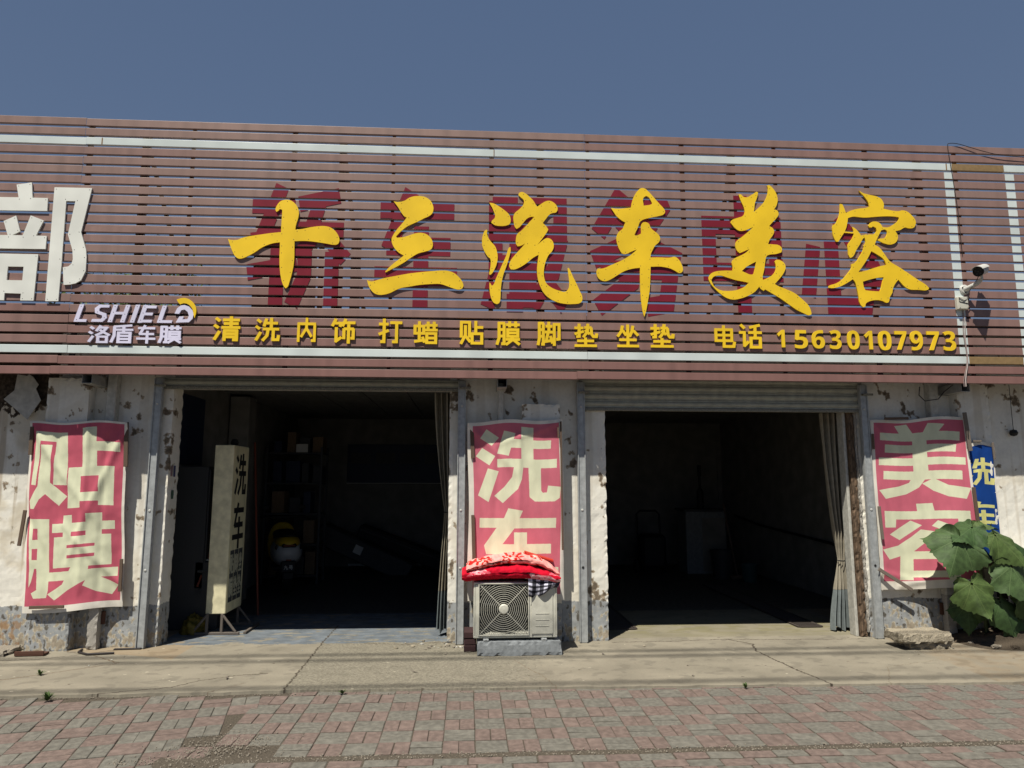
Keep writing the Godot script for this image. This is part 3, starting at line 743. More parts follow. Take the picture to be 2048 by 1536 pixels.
	crack(im, [Vector2(-4.6, 0.5), Vector2(-3.75, 0.42), Vector2(-3.4, 0.2), Vector2(-3.1, -0.02)], 1.2, dk, sc, off)
	crack(im, [Vector2(-1.0, -0.02), Vector2(-0.55, 0.03), Vector2(-0.25, -0.05), Vector2(0.0, 0.12)], 1.6, dk, sc, off)
	crack(im, [Vector2(0.42, 0.66), Vector2(0.5, 0.9), Vector2(0.62, 1.2), Vector2(0.7, 1.55)], 0.9, Color(0.42, 0.38, 0.32), sc, off)
	crack(im, [Vector2(-2.0, 1.6), Vector2(-1.75, 1.3), Vector2(-1.7, 1.25)], 0.9, Color(0.40, 0.36, 0.30), sc, off)
	crack(im, [Vector2(3.3, 1.6), Vector2(3.6, 1.1), Vector2(4.2, 0.9)], 0.7, Color(0.44, 0.40, 0.34), sc, off)
	for i in 150:   # crumbs, stains and oil spots
		var p := (Vector2(rng.randf_range(-4.5, 5.5), rng.randf_range(-0.1, 1.55)) - off) * sc
		var s := rng.randf_range(0.6, 2.0)
		var q := PackedVector2Array()
		for k in 6: q.append(p + Vector2.from_angle(TAU * k / 6.0) * s * rng.randf_range(0.5, 1.2) * Vector2(1.5, 0.8))
		fill(im, q, Color(0.30, 0.27, 0.23) if rng.randf() < 0.6 else Color(0.74, 0.71, 0.64))
	var m := painted(im, 0.9)
	m.normal_enabled = false
	return m

func ground():
	var g := structure("ground")
	part(g, "ground_sheet", box(Vector3(600, 0.1, 600), 0.0), M.soil_far, Vector3(0, -0.16, 0))
	var rd := structure("road")
	part(rd, "road_surface", box(Vector3(120, 0.06, 8.0), 0.0), M.asphalt, Vector3(0, -0.075, 8.4))
	# concrete apron, its front edge broken where it meets the paving
	var st := begin()
	var nx := 260
	var front := []
	for i in nx + 1:
		var x := lerpf(-6.0, 7.0, float(i) / nx)
		fn.seed = 5; fn.frequency = 1.6
		front.append(Vector3(x, 0.0, 1.50 + 0.02 * maxf(x, -1.5) + (0.012 if x > -1.38 else 0.035) + 0.03 * fn.get_noise_1d(x * 1.4) + 0.014 * fn.get_noise_1d(x * 19.0)))
	for i in nx:
		var a: Vector3 = front[i]; var b: Vector3 = front[i + 1]
		var rows := [-1.6, -0.8, 0.0, 0.8]
		for k in rows.size():
			var z0: float = rows[k]
			var c0 := Vector3(a.x, 0, z0); var c1 := Vector3(b.x, 0, z0)
			var e0 := a if k == 3 else Vector3(a.x, 0, rows[k + 1]); var e1 := b if k == 3 else Vector3(b.x, 0, rows[k + 1])
			var uv := func(p: Vector3) -> Vector2: return Vector2((p.x + 6.0) / 13.0, (p.z + 1.6) / 3.3)
			tri(st, c0, c1, e1, Vector3.UP, uv.call(c0), uv.call(c1), uv.call(e1))
			tri(st, c0, e1, e0, Vector3.UP, uv.call(c0), uv.call(e1), uv.call(e0))
		var dn := Vector3(0, -0.05, 0.006)
		var uva := Vector2((a.x + 6.0) / 13.0, (a.z + 1.6) / 3.3); var uvb := Vector2((b.x + 6.0) / 13.0, (b.z + 1.6) / 3.3)
		tri(st, a, b, b + dn, Vector3.BACK, uva, uvb, uvb); tri(st, a, b + dn, a + dn, Vector3.BACK, uva, uvb, uva)
	var ap := structure("concrete_apron")
	part(ap, "slab", st.commit(), M.apron)
	for q in [[-9.01, 6.0], [9.51, 5.0]]: part(ap, "slab", box(Vector3(q[1], 0.06, 3.1), 0.0), M.concrete_far, Vector3(q[0], -0.031, 0.0))
	var gf := structure("garage_floor")
	part(gf, "floor_slab", box(Vector3(3.6, 0.1, 5.0), 0.0), M.in_floor, Vector3(-1.7, -0.050, -4.10))
	part(gf, "floor_slab", box(Vector3(5.4, 0.1, 5.0), 0.0), M.in_floor_r, Vector3(2.8, -0.050, -4.10))

func paver_set(parent: Node3D, spots: Array):
	# spots: [x, z, turn, pink?]; the 300 nearest are single pavers, the rest one part
	var along := Vector3(0.0940, 0.05, 0.1860); var across := Vector3(0.0885, 0.05, 0.1915)   # joints are wider towards the wall than along it
	var meshes := [box(along, 0.0035), box(across, 0.004)]
	spots.sort_custom(func(a, b): return Vector2(a[0], a[1] - 7.1).length() < Vector2(b[0], b[1] - 7.1).length())
	var stp := begin(); var stg := begin()
	var np := 0; var ng := 0
	for i in spots.size():
		var s = spots[i]
		var bs := Basis(Vector3.UP, s[2] + rng.randf_range(-0.02, 0.02)) * Basis(Vector3.RIGHT, rng.randf_range(-0.012, 0.012)) * Basis(Vector3.BACK, rng.randf_range(-0.012, 0.012))
		var at := Vector3(s[0] + rng.randf_range(-0.002, 0.002), -0.041 + rng.randf_range(-0.003, 0.003), s[1] + rng.randf_range(-0.002, 0.002))
		if i < 300: part(parent, "paver", meshes[1 if absf(s[2]) > 0.8 else 0], M[("pink%d" if s[3] else "grey%d") % (rng.randi() % 3)], at, bs)
		elif s[3]:
			bevel_into(stp, at, across if absf(s[2]) > 0.8 else along, 0.0035, bs); np += 1
		else:
			bevel_into(stg, at, across if absf(s[2]) > 0.8 else along, 0.0035, bs); ng += 1
	if np: part(parent, "distant_pavers", stp.commit(), M.pink1).set_meta("kind", "stuff")
	if ng: part(parent, "distant_pavers", stg.commit(), M.grey1).set_meta("kind", "stuff")
func paving():
	var bed := structure("sand_bed")
	part(bed, "sand_sheet", box(Vector3(24.0, 0.06, 2.9), 0.0), M.sand, Vector3(0.5, -0.052, 2.92))
	var S := 0.196
	var main_ := []
	var west := []
	var course := []
	for i in range(-10, 38):
		for j in range(0, 7):
			var cx := 0.062 + (i + 0.5) * S
			var cz := 2.745 - (j + 0.5) * S
			if cx > 7.2 or cz < 1.45: continue
			if cx < -1.38 - 0.20 * (cz - 1.5): continue
			if cx < -1.2 and cz > 2.52 and (i + j) % 3 != 0: continue      # broken out at the corner
			var pink := (i + j) % 2 != 0
			for k in [-1, 1]:
				if pink: main_.append([cx + k * S * 0.25, cz, 0.0, true])
				else: main_.append([cx, cz + k * S * 0.25, PI / 2, false])
	var ang := 0.215
	for i in range(-26, 6):
		for j in range(-12, 12):
			var pink := (i + j) % 2 == 0
			for k in [-1, 1]:
				var o := Vector2((i + 0.5) * S, (j + 0.5) * S) + (Vector2(0, k * S * 0.25) if pink else Vector2(k * S * 0.25, 0))
				o = o.rotated(-ang) + Vector2(-2.2, 2.1)
				if o.y < 1.58 or o.y > 3.35 or o.x < -6.0 or o.x > -1.45 - 0.20 * (o.y - 1.5): continue
				west.append([o.x, o.y, (PI / 2 if pink else 0.0) + ang, pink])
	for i in range(-9, 33):
		var cx := 0.02 + (i + 0.5) * 0.199
		if cx < -1.45 or cx > 6.5: continue
		course.append([cx, 2.865, PI / 2, i % 2 == 0])
		course.append([cx + 0.05, 2.966, PI / 2, i % 2 != 0])
		for k in [-1, 1]:
			if i % 2 == 0: course.append([cx + k * 0.0495, 3.115, 0.0, true])
			else: course.append([cx, 3.115 + k * 0.0495, PI / 2, false])
	paver_set(structure("brick_paving"), main_)
	paver_set(structure("brick_paving_left"), west)
	paver_set(structure("brick_paving_kerbside"), course)
	# grit and sand washed into the gap between the two beds and over the corner
	var mm := MultiMesh.new()
	mm.transform_format = MultiMesh.TRANSFORM_3D
	mm.mesh = lathe([[0.0, -0.5], [0.45, -0.25], [0.5, 0.1], [0.3, 0.42], [0.0, 0.5]], 6)
	var where := []
	for i in 2600:
		var x := rng.randf_range(-2.0, 4.4)
		var z := 2.782 + rng.randfn(0.0, 0.022)
		if rng.randf() < 0.28:
			x = rng.randfn(-1.45, 0.16); z = rng.randfn(2.62, 0.15)
		elif rng.randf() < 0.22:
			x = rng.randf_range(-4.0, 4.6); z = 1.56 + 0.02 * maxf(x, -1.5) + absf(rng.randfn(0.0, 0.02))
		where.append(Transform3D(Basis(Vector3.UP, rng.randf() * TAU).scaled(Vector3.ONE * rng.randf_range(0.003, 0.011)), Vector3(x, -0.016 + rng.randf() * 0.004, z)))
	mm.instance_count = where.size()
	for i in where.size(): mm.set_instance_transform(i, where[i])
	var mi := MultiMeshInstance3D.new()
	mi.name = "grit"
	mi.multimesh = mm
	mi.material_override = M.rubble
	mi.set_meta("kind", "stuff")
	tag(mi, "loose sand and grit washed along the paving joints", "grit")
	add_child(mi)
	var mound := sheet(60, 5, func(u: float, v: float):
		var x := lerpf(-1.75, 4.6, u)
		var hw := 0.028 + 0.05 * clampf((-x - 0.9) * 2.0, 0.0, 1.0)
		return Vector3(x, -0.018 + 0.012 * sin(v * PI) * (0.6 + 0.8 * nb(u * 3000, v * 60)) - 0.004, 2.782 + (v - 0.5) * 2.0 * hw * (0.8 + 0.7 * nb(u * 2000, 9))))
	part(bed, "silt_strip", mound, M.sand)

func building():
	var b := thing("shop_building", "white plastered single-storey shop building with two open garage bays", "building", Vector3(0.6, 0, -3))
	var off := -b.position
	var T := 0.24
	var piers := [[-6.0, -2.94, 3.2, 31], [-0.19, 1.415, 3.2, 32], [4.10, 7.2, 3.2, 33]]
	for p in piers:
		part(b, "wall", rough_block(Vector3(p[0], -0.02, -T), Vector3(p[1], 3.1, 0.0), 0.035, 0.004, 0.008, p[3], wall_uv), M.wall, off)
	for p in [[-11.0, -6.01, 35], [7.21, 12.0, 36]]:   # the terrace goes on to both sides
		part(b, "wall", rough_block(Vector3(p[0], -0.02, -T), Vector3(p[1], 3.1, 0.0), 0.10, 0.004, 0.008, p[2], wall_uv), M.wall, off)
	# pilasters standing out from the wall, cut short below the sign
	for p in [[-4.08, -3.69, 2.56, 41], [0.54, 0.93, 2.34, 42], [5.14, 5.49, 2.62, 43]]:
		part(b, "pilaster", rough_block(Vector3(p[0], -0.02, -0.02), Vector3(p[1], p[2], 0.13), 0.035, 0.004, 0.008, p[3], wall_uv), M.wall, off)
	part(b, "lintel", box(Vector3(2.75, 0.60, T), 0.004), M.plaster_side, off + Vector3(-1.565, 2.80, -T * 0.5 - 0.012))
	part(b, "lintel", box(Vector3(2.685, 0.60, T), 0.004), M.plaster_side, off + Vector3(2.7575, 2.80, -T * 0.5 - 0.012))
	part(b, "roof_slab", box(Vector3(23.2, 0.14, 6.9), 0.01), M.roof, off + Vector3(0.5, 3.19, -3.3))
	# rooms
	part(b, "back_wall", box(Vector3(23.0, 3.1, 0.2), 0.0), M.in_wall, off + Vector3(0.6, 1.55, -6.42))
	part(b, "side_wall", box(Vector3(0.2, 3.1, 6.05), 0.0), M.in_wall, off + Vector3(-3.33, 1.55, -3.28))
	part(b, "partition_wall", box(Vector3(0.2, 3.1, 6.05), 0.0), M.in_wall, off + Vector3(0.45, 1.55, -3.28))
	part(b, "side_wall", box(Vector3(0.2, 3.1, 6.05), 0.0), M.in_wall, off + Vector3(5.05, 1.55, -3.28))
	# suspended ceiling: boards with dark joints between them
	for i in 6:
		for j in 8:
			part(b, "ceiling_board", box(Vector3(0.585, 0.02, 0.73), 0.002), M.ceiling, off + Vector3(-2.92 + i * 0.60, 2.75, -0.66 - j * 0.745))
	for i in 7:
		for j in 4:
			part(b, "ceiling_board", box(Vector3(0.63, 0.02, 1.46), 0.002), M.ceiling, off + Vector3(0.90 + i * 0.645, 2.70, -1.03 - j * 1.475))
	# column at the left wall inside
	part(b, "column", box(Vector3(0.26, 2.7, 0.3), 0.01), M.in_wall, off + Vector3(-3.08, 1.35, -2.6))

func slat_profile(length: float, h: float, bow: float) -> ArrayMesh:
	var prof := [Vector2(0, 0), Vector2(0, h * 0.2), Vector2(bow * 0.8, h * 0.32), Vector2(bow, h * 0.5), Vector2(bow * 0.8, h * 0.68), Vector2(0, h * 0.8), Vector2(0, h), Vector2(-0.012, h), Vector2(-0.012, 0)]
	var st := begin()
	for i in prof.size():
		var a: Vector2 = prof[i]; var c: Vector2 = prof[(i + 1) % prof.size()]
		var n := Vector3(0, -(c.x - a.x), c.y - a.y)
		if i == prof.size() - 2: n = Vector3(0, 0, -1)
		elif i == prof.size() - 3: n = Vector3(0, 1, 0)
		elif i == prof.size() - 1: n = Vector3(0, -1, 0)
		else: n = Vector3(0, -(c.x - a.x), absf(c.y - a.y))
		quad(st, Vector3(-length / 2, a.y, a.x), Vector3(length / 2, a.y, a.x), Vector3(length / 2, c.y, c.x), Vector3(-length / 2, c.y, c.x), n)
	return st.commit()
func shutters():
	var defs := [
		["roller shutter rolled up above the left garage bay, grey guide rails", -3.10, -0.105, 2.47, 2],
		["roller shutter hanging a little lower above the right garage bay", 1.11, 4.11, 2.285, 4]]
	for d in defs:
		var x0: float = d[1]; var x1: float = d[2]
		var s := thing("roller_shutter", d[0], "shutter", Vector3((x0 + x1) / 2 + 0.04, 0, 0.03), "roller shutters over the bays")
		var L: float = x1 - x0 + 0.02
		var n := 4
		for k in n:
			var y: float = d[3] + 0.036 + k * 0.082
			if y > 2.58: break
			part(s, "curtain_slat", slat_profile(L, 0.078, 0.013), M.shutter, Vector3(0, y, 0.0))
		part(s, "bottom_bar", box(Vector3(L, 0.032, 0.03), 0.004), M.shutter_dark, Vector3(0, d[3] + 0.017, 0.0))
		for x in [x0 + 0.04, x1 + 0.04]:
			var r := part(s, "guide_rail", boxes([[Vector3(0, 1.29, 0.025), Vector3(0.078, 2.58, 0.05)]], 0.006), M.galv, Vector3(x - s.position.x, 0.0, 0.002))
			part(r, "rail_lip", boxes([[Vector3(0.034, 1.29, 0.056), Vector3(0.010, 2.56, 0.012)], [Vector3(-0.034, 1.29, 0.056), Vector3(0.010, 2.56, 0.012)]], 0.002), M.galv)
			for y in [0.72, 1.28, 2.32]:
				part(r, "bolt_head", lathe([[0.0, 0.006], [0.010, 0.004], [0.013, 0.0], [0.0, 0.0]], 10, Basis(Vector3.RIGHT, PI / 2)), M.black if (y < 1.0 and x > 0.5) else M.plastic_white, Vector3(0.0, y, 0.0515))
			part(r, "stop_bracket", box(Vector3(0.11, 0.022, 0.03), 0.002), M.shutter_dark, Vector3(0.03, 2.50 if x < 0.5 else 2.47, 0.075))

const ZS := 0.42
const TOP := 5.1095
const PITCH := 0.09915
func slat_y(i: int) -> float: return TOP - 0.075 - i * PITCH
func fascia():
	var f := thing("sign_fascia", "long slatted brown metal sign fascia with white border slats", "sign fascia", Vector3(0.9, 2.565, ZS))
	var o := -f.position
	var h := 0.075
	var seams := [-11.0, -3.785, 1.163, 6.11, 12.0]
	var cache := {}
	for i in 26:
		var y := slat_y(i)
		var white := i == 2 or i == 23
		var cuts := seams.duplicate()
		if white: cuts = [-11.0, -3.77, 0.24 if i == 2 else 1.167, 5.095, 5.675, 12.0]
		elif i >= 24: cuts = [-11.0, -3.85 - 0.06 * (i - 24), 1.10 - 0.04 * (i - 24) if i == 24 else 1.06, 6.11, 12.0]
		for k in cuts.size() - 1:
			var a: float = cuts[k] + rng.randf_range(0.0006, 0.0018); var c: float = cuts[k + 1] - rng.randf_range(0.0006, 0.0018)
			var key := "%d" % int(round((c - a) * 400))
			if not cache.has(key): cache[key] = slat_section(c - a, h, 0.032)
			var m: Material
			if white: m = M.gold_slat if k == 3 else M.white_slat
			else:
				var red: float = clampf((i - 13) / 12.0, 0.0, 1.0) * 3.2 + rng.randf_range(0.0, 1.8) + (0.6 if k >= 2 else 0.0)
				m = M["slat%d" % clampi(int(red), 0, 5)]
			part(f, "slat", cache[key], m, o + Vector3((a + c) / 2, y, ZS + rng.randf_range(-0.0012, 0.0012)), Basis(Vector3.RIGHT, rng.randf_range(-0.02, 0.02)) * Basis(Vector3.BACK, rng.randf_range(-0.0011, 0.0011)))
	# the painted white uprights of the border, slat by slat
	for xs in [[5.000, 5.095], [5.675, 5.775]]:
		for i in range(3, 23):
			part(f, "white_patch", box(Vector3(xs[1] - xs[0], h - 0.004, 0.002), 0.0), M.white_slat, o + Vector3((xs[0] + xs[1]) / 2, slat_y(i) + h / 2, ZS + 0.0035))
	for q in [[-3.62, 0.010], [0.235, 0.008], [5.035, 0.012]]:   # rust run down from a fixing on the upper white slat
		part(f, "rust_run", box(Vector3(q[1], h - 0.006, 0.001), 0.0), M.rust_stain, o + Vector3(q[0], slat_y(2) + h / 2, ZS + 0.0025))
	# uprights, back stays and the hollow arms that carry it all from the wall
	for k in 10:
		var x := -3.75 + 0.9905 * k
		var wide := 0.045 if k % 2 == 0 else 0.032
		part(f, "upright", box(Vector3(wide, 2.5, 0.03), 0.002), M.steel_dark, o + Vector3(x, 3.83, ZS - 0.050))
	for x in [-3.25, -1.3, 0.72, 2.75, 4.80]:
		var bk := part(f, "back_post", boxes([[Vector3(0, 0, 0), Vector3(0.07, 1.9, 0.05)]]), M.steel_dark, o + Vector3(x, 4.1, ZS - 0.13))
		part(bk, "back_stay", tube([Vector3(0.0, 0.85, 0.0), Vector3(0.10, -0.85, -1.3)], 0.025, 6), M.steel_dark)
	for x in [-3.605, 0.33, 5.08]:
		var st := begin()
		for q in [[Vector3(0, 0.044, 0), Vector3(0.092, 0.004, 0.36)], [Vector3(0, -0.044, 0), Vector3(0.092, 0.004, 0.36)], [Vector3(0.044, 0, 0), Vector3(0.004, 0.084, 0.36)], [Vector3(-0.044, 0, 0), Vector3(0.004, 0.084, 0.36)]]: bevel_into(st, q[0], q[1], 0.0)
		part(f, "arm", st.commit(), M.tube_grey, o + Vector3(x, 2.525, 0.17))
	# an old light panel left behind the slats, and the lower back rail
	var lp := part(f, "old_light_panel", boxes([[Vector3(0, 0, 0), Vector3(0.62, 1.05, 0.02)], [Vector3(0.52, 0.02, 0), Vector3(0.10, 0.9, 0.02)], [Vector3(0.70, 0.0, 0), Vector3(0.10, 0.85, 0.02)]]), M.brick_white, o + Vector3(-1.85, 3.68, ZS - 0.20))
	part(lp, "panel_rib", boxes([[Vector3(0.36, 0, 0.02), Vector3(0.05, 1.1, 0.03)], [Vector3(-0.05, 0, 0.02), Vector3(0.05, 1.1, 0.03)]]), M.steel_dark)
	part(f, "back_rail", box(Vector3(22.5, 0.05, 0.05)), M.steel_dark, o + Vector3(0.5, 2.62, ZS - 0.09))
func slat_section(length: float, h: float, depth: float) -> ArrayMesh:
	# a folded channel: rounded face edges, lips turned back, open behind
	var r := 0.003
	var prof := [Vector2(-depth, 0.0), Vector2(-r, 0.0), Vector2(-r * 0.3, r * 0.3), Vector2(0, r), Vector2(0, h - r), Vector2(-r * 0.3, h - r * 0.3), Vector2(-r, h), Vector2(-depth, h), Vector2(-depth, h - 0.0015), Vector2(-0.0015, h - 0.0015), Vector2(-0.0015, 0.0015), Vector2(-depth, 0.0015)]
	var st := begin()
	for i in prof.size():
		var a: Vector2 = prof[i]; var c: Vector2 = prof[(i + 1) % prof.size()]
		var n := Vector3(0, -(c.x - a.x), c.y - a.y)
		quad(st, Vector3(-length / 2, a.y, a.x), Vector3(length / 2, a.y, a.x), Vector3(length / 2, c.y, c.x), Vector3(-length / 2, c.y, c.x), n)
	return st.commit()

func plate_thing(called: String, label: String, group: String, shape: Array, m: Material, z0: float, z1: float, screw_every := 0.0, cat := "sign character") -> Node3D:
	var lo := Vector2(1e9, 1e9); var hi := -lo
	for s in shape:
		for v in s[0]:
			lo = lo.min(v); hi = hi.max(v)
	var at := Vector3((lo.x + hi.x) / 2, lo.y, z0)
	var t := thing(called, label, cat, at, group)
	var st := begin()
	for s in shape: plate_into(st, s[0], s[1], z0, z1)
	part(t, "board", st.commit(), m, -at)
	if screw_every > 0.0: part(t, "screw_heads", screws(shape, screw_every, 0.018, z1), M.screw, -at).set_meta("kind", "stuff")
	return t
func traced(n: String, soft := true) -> Array:
	var polys := []
	var holes := []
	for e in TRACE[n]:
		var q := flat(e[0])
		for i in q.size(): q[i] /= 1000.0
		if soft: q = softened(q)
		if Geometry2D.is_polygon_clockwise(q): q.reverse()
		polys.append(q)
		for hh in e[1]:
			var r := flat(hh)
			for i in r.size(): r[i] /= 1000.0
			if soft: r = softened(r)
			if not Geometry2D.is_polygon_clockwise(r): r.reverse()
			holes.append(r)
	var res := joined(polys)
	for s in res:
		for hh in holes:
			if Geometry2D.is_point_in_polygon((hh[0] + hh[hh.size() / 2]) * 0.5, s[0]): s[1].append(hh)
	return res
func lettering():
	var big := [["ten", "large yellow brush-style character 十, leftmost of the big six on the sign"], ["three", "large yellow brush-style character 三, second of the big six"], ["steam", "large yellow brush-style character 汽, third of the big six"], ["car", "large yellow brush-style character 车 in the middle of the sign"], ["beauty", "large yellow brush-style character 美 with a looped foot"], ["face", "large yellow brush-style character 容, rightmost of the big six"]]
	for b in big: plate_thing("yellow_brush_character", b[1], "large yellow brush characters", traced(b[0]), M.yellow, 0.4235, 0.438, 0.14)
	plate_thing("white_character", "huge white character 部 cut by the left edge of the picture", "", traced("section", false), M.white_board, 0.4235, 0.438, 0.10)
	var ordinal := ["first", "second", "third", "fourth", "fifth", "sixth", "seventh", "eighth", "ninth", "tenth", "eleventh", "twelfth", "thirteenth", "fourteenth"]
	for i in SMALL.size():
		var s = SMALL[i]
		plate_thing("small_yellow_character", "small yellow character %s, %s in the row under the big ones" % [s[0], ordinal[i]], "small yellow characters", in_rect(s[0], s.slice(1), 10.8, 0.86), M.yellow, 0.4235, 0.4375)
	var sf := SystemFont.new()
	sf.font_names = PackedStringArray(["Droid Sans"])
	sf.font_weight = 700
	for i in DIGITS.size():
		var s = DIGITS[i]
		var tm := TextMesh.new()
		tm.font = sf
		tm.text = s[0]
		tm.font_size = 100
		tm.pixel_size = 0.002
		tm.depth = 0.06
		tm.curve_step = 0.5
		var bb := tm.get_aabb()
		var w: float = (s[3] - s[1]) / 1000.0; var hh: float = (s[4] - s[2]) / 1000.0
		var sc := Vector3(w / bb.size.x, hh / bb.size.y, 0.014 / bb.size.z)
		var at := Vector3((s[1] + s[3]) / 2000.0, s[2] / 1000.0, 0.4235)
		var t := thing("yellow_digit", "yellow digit %s, %s figure of the phone number" % [s[0], ordinal[i]], "sign digit", at, "yellow phone number digits")
		part(t, "board", tm, M.yellow, Vector3(-(bb.position.x + bb.size.x / 2) * sc.x, -bb.position.y * sc.y, -bb.position.z * sc.z), Basis.from_scale(sc))
	for i in LILAC.size():
		var s = LILAC[i]
		plate_thing("lilac_character", "small pale lilac character %s, %s under the pale slanted lettering" % [s[0], ordinal[i]], "pale lilac characters", in_rect(s[0], s.slice(1), 11.5, 0.85), M.lilac, 0.4235, 0.437)
	for i in LOGO.size():
		var s = LOGO[i].duplicate()
		var r = s.slice(1)
		var sl := 0.045
		if s[0] != "L": r[2] -= sl * 1000
		plate_thing("lilac_letter", "slanted pale lilac letter %s, %s of the lettering below the white character" % [s[0], ordinal[i]], "pale lilac slanted letters", in_rect(s[0], r, 15.0, 15.0 * (r[2] - r[0]) / 4000.0, sl), M.lilac, 0.4235, 0.437, 0.06)
	var dl := plate_thing("lilac_letter", "slanted pale lilac letter D crowned by a yellow crescent", "pale lilac slanted letters", traced("logo_d", false), M.lilac, 0.4235, 0.437)
	var st := begin()
	for s in traced("crescent"): plate_into(st, s[0], s[1], 0.4235, 0.438)
	part(dl, "crescent", st.commit(), M.yellow, -dl.position)
	# old dark red film letters, cut slat by slat, behind the yellow ones
	for i in RED.size():
		var s = RED[i]
		var shape := in_rect(s[0], s.slice(1), 13.0 if i == 0 else 15.5, 0.9)
		var at := Vector3((s[1] + s[3]) / 2000.0, s[2] / 1000.0, ZS)
		var t := thing("red_film_character", "faded dark red film character %s, %s" % [s[0], ["leftmost, behind the big yellow cross", "second from left", "third from left", "fourth from left", "fifth, behind the looped yellow one", "rightmost"][i]], "sign character", at, "old red film characters")
		for k in 26:
			var y0 := slat_y(k) + 0.002; var y1 := slat_y(k) + 0.073
			var band := PackedVector2Array([Vector2(-20, y0), Vector2(20, y0), Vector2(20, y1), Vector2(-20, y1)])
			var sb := begin()
			for sh in shape:
				for piece in simple_pieces(sh[0], sh[1]):
					for q in Geometry2D.intersect_polygons(piece, band):
						if q.size() < 3 or Geometry2D.triangulate_polygon(q).is_empty(): continue
						sb = begin()
						plate_into(sb, q, [], 0.4215, 0.4238)
						part(t, "film_strip", sb.commit(), M.red_film, -at)

func fittings():
	# white downpipes running from under the sign to the ground behind the banners
	for p in [[-3.50, 2.62, 0.0, 0.045, "square white downpipe at the left end, its lower end chipped", 0.05], [0.33, 2.49, 0.75, 0.034, "thin white downpipe between the two bays above the middle banner", 0.09], [4.915, 2.62, 0.0, 0.045, "square white downpipe behind the right pink banner", 0.05]]:
		var d := thing("downpipe", p[4], "downpipe", Vector3(p[0], p[2], p[5]), "white downpipes")
		if p[3] > 0.04:
			part(d, "pipe_shaft", box(Vector3(p[3] * 2, p[1] - 0.42 - p[2], p[3] * 2), 0.008), M.pipe, Vector3(0, 0.42 + (p[1] - 0.42) / 2, 0))
			part(d, "worn_foot", rough_block(Vector3(-p[3], 0.0, -p[3]), Vector3(p[3], 0.42, p[3]), 0.03, 0.004, 0.008, 61), M.pipe_worn, Vector3(0, 0.002, 0))
			part(d, "pipe_clip", box(Vector3(0.035, 0.12, 0.02), 0.003), M.rust, Vector3(p[3] + 0.018 if p[0] < 0 else -p[3] - 0.018, 0.28, -0.02))
		else:
			part(d, "pipe_shaft", tube([Vector3(0, 0, 0), Vector3(0, p[1] - p[2], 0)], p[3], 12), M.pipe)
			part(d, "pipe_collar", tube([Vector3(0, p[1] - p[2] - 0.02, 0), Vector3(0, p[1] - p[2] + 0.06, 0)], p[3] + 0.010, 12), M.pipe)
	# torn white board hanging under the sign at the far left
	var tb := PackedVector2Array()
	for q in [[-4.421, 2.60], [-4.33, 2.585], [-4.31, 2.60], [-4.27, 2.575], [-4.214, 2.50], [-4.235, 2.46], [-4.178, 2.346], [-4.288, 2.154], [-4.40, 2.25], [-4.527, 2.353], [-4.50, 2.38], [-4.435, 2.44]]: tb.append(Vector2(q[0], q[1]))
	tb.reverse()
	var st := begin()
	plate_into(st, tb, [], 0.055, 0.062)
	var tbo := thing("torn_board", "torn white sheet hanging crooked under the sign at far left", "board", Vector3(-4.35, 2.154, 0.055))
	part(tbo, "sheet", st.commit(), M.plaster_side, -tbo.position)
	# security camera on a bracket, with its junction box and cables
	var c := thing("security_camera", "white bullet security camera with black face on a bracket arm", "security camera", Vector3(5.105, 3.53, 0.425))
	part(c, "mount_plate", lathe([[0.0, 0.0], [0.052, 0.0], [0.052, 0.010], [0.040, 0.018], [0.0, 0.020]], 20, Basis(Vector3.RIGHT, PI / 2)), M.plastic_white)
	for a in [0.5, 2.6, 4.7]: part(c, "mount_bolt", box(Vector3(0.012, 0.012, 0.008), 0.002), M.black, Vector3(cos(a) * 0.036, sin(a) * 0.036, 0.022))
	part(c, "bracket_arm", tube([Vector3(0, 0, 0.01), Vector3(0.015, 0.01, 0.07), Vector3(0.05, 0.035, 0.13), Vector3(0.075, 0.07, 0.16)], [0.026, 0.024, 0.022, 0.018], 12), M.plastic_white)
	var bd := (Basis(Vector3.UP, -0.95) * Basis(Vector3.RIGHT, 0.30)).scaled(Vector3.ONE * 1.02)
	var head := Vector3(0.06, 0.15, 0.18)
	part(c, "neck", tube([Vector3(0.075, 0.065, 0.16), Vector3(0.068, 0.11, 0.168)], 0.014, 10), M.plastic_white)
	part(c, "body", lathe([[0.0, -0.115], [0.036, -0.11], [0.044, -0.09], [0.046, 0.075], [0.0, 0.075]], 20, bd * Basis(Vector3.RIGHT, PI / 2)), M.plastic_white, head)
	var face := part(c, "face", lathe([[0.0, 0.075], [0.047, 0.075], [0.049, 0.090], [0.042, 0.092], [0.040, 0.084], [0.0, 0.083]], 20, bd * Basis(Vector3.RIGHT, PI / 2)), M.black, head)
	for q in [[0.022, 0.014], [-0.022, 0.014], [0.016, -0.02], [-0.016, -0.02], [0.0, 0.0]]:
		part(face, "lamp_window", box(Vector3(0.013, 0.013, 0.004), 0.001), M.grey_dark, bd * Vector3(q[0], q[1], 0.087), bd)
	part(c, "sun_hood", sheet(10, 6, func(u: float, v: float):
		var a := lerpf(0.30, PI - 0.30, u)
		return bd * Vector3(-cos(a) * 0.056, sin(a) * 0.050 + 0.008, lerpf(-0.09, 0.125, v)), 0.003), M.plastic_white, head)
	var j := thing("junction_box", "beige plastic junction box below the security camera", "junction box", Vector3(5.045, 3.31, ZS + 0.004))
	part(j, "box_body", box(Vector3(0.112, 0.135, 0.045), 0.006), M.ac, Vector3(0, 0.068, 0.022))
	part(j, "box_lid", box(Vector3(0.104, 0.127, 0.010), 0.004), M.ac, Vector3(0, 0.068, 0.0505))
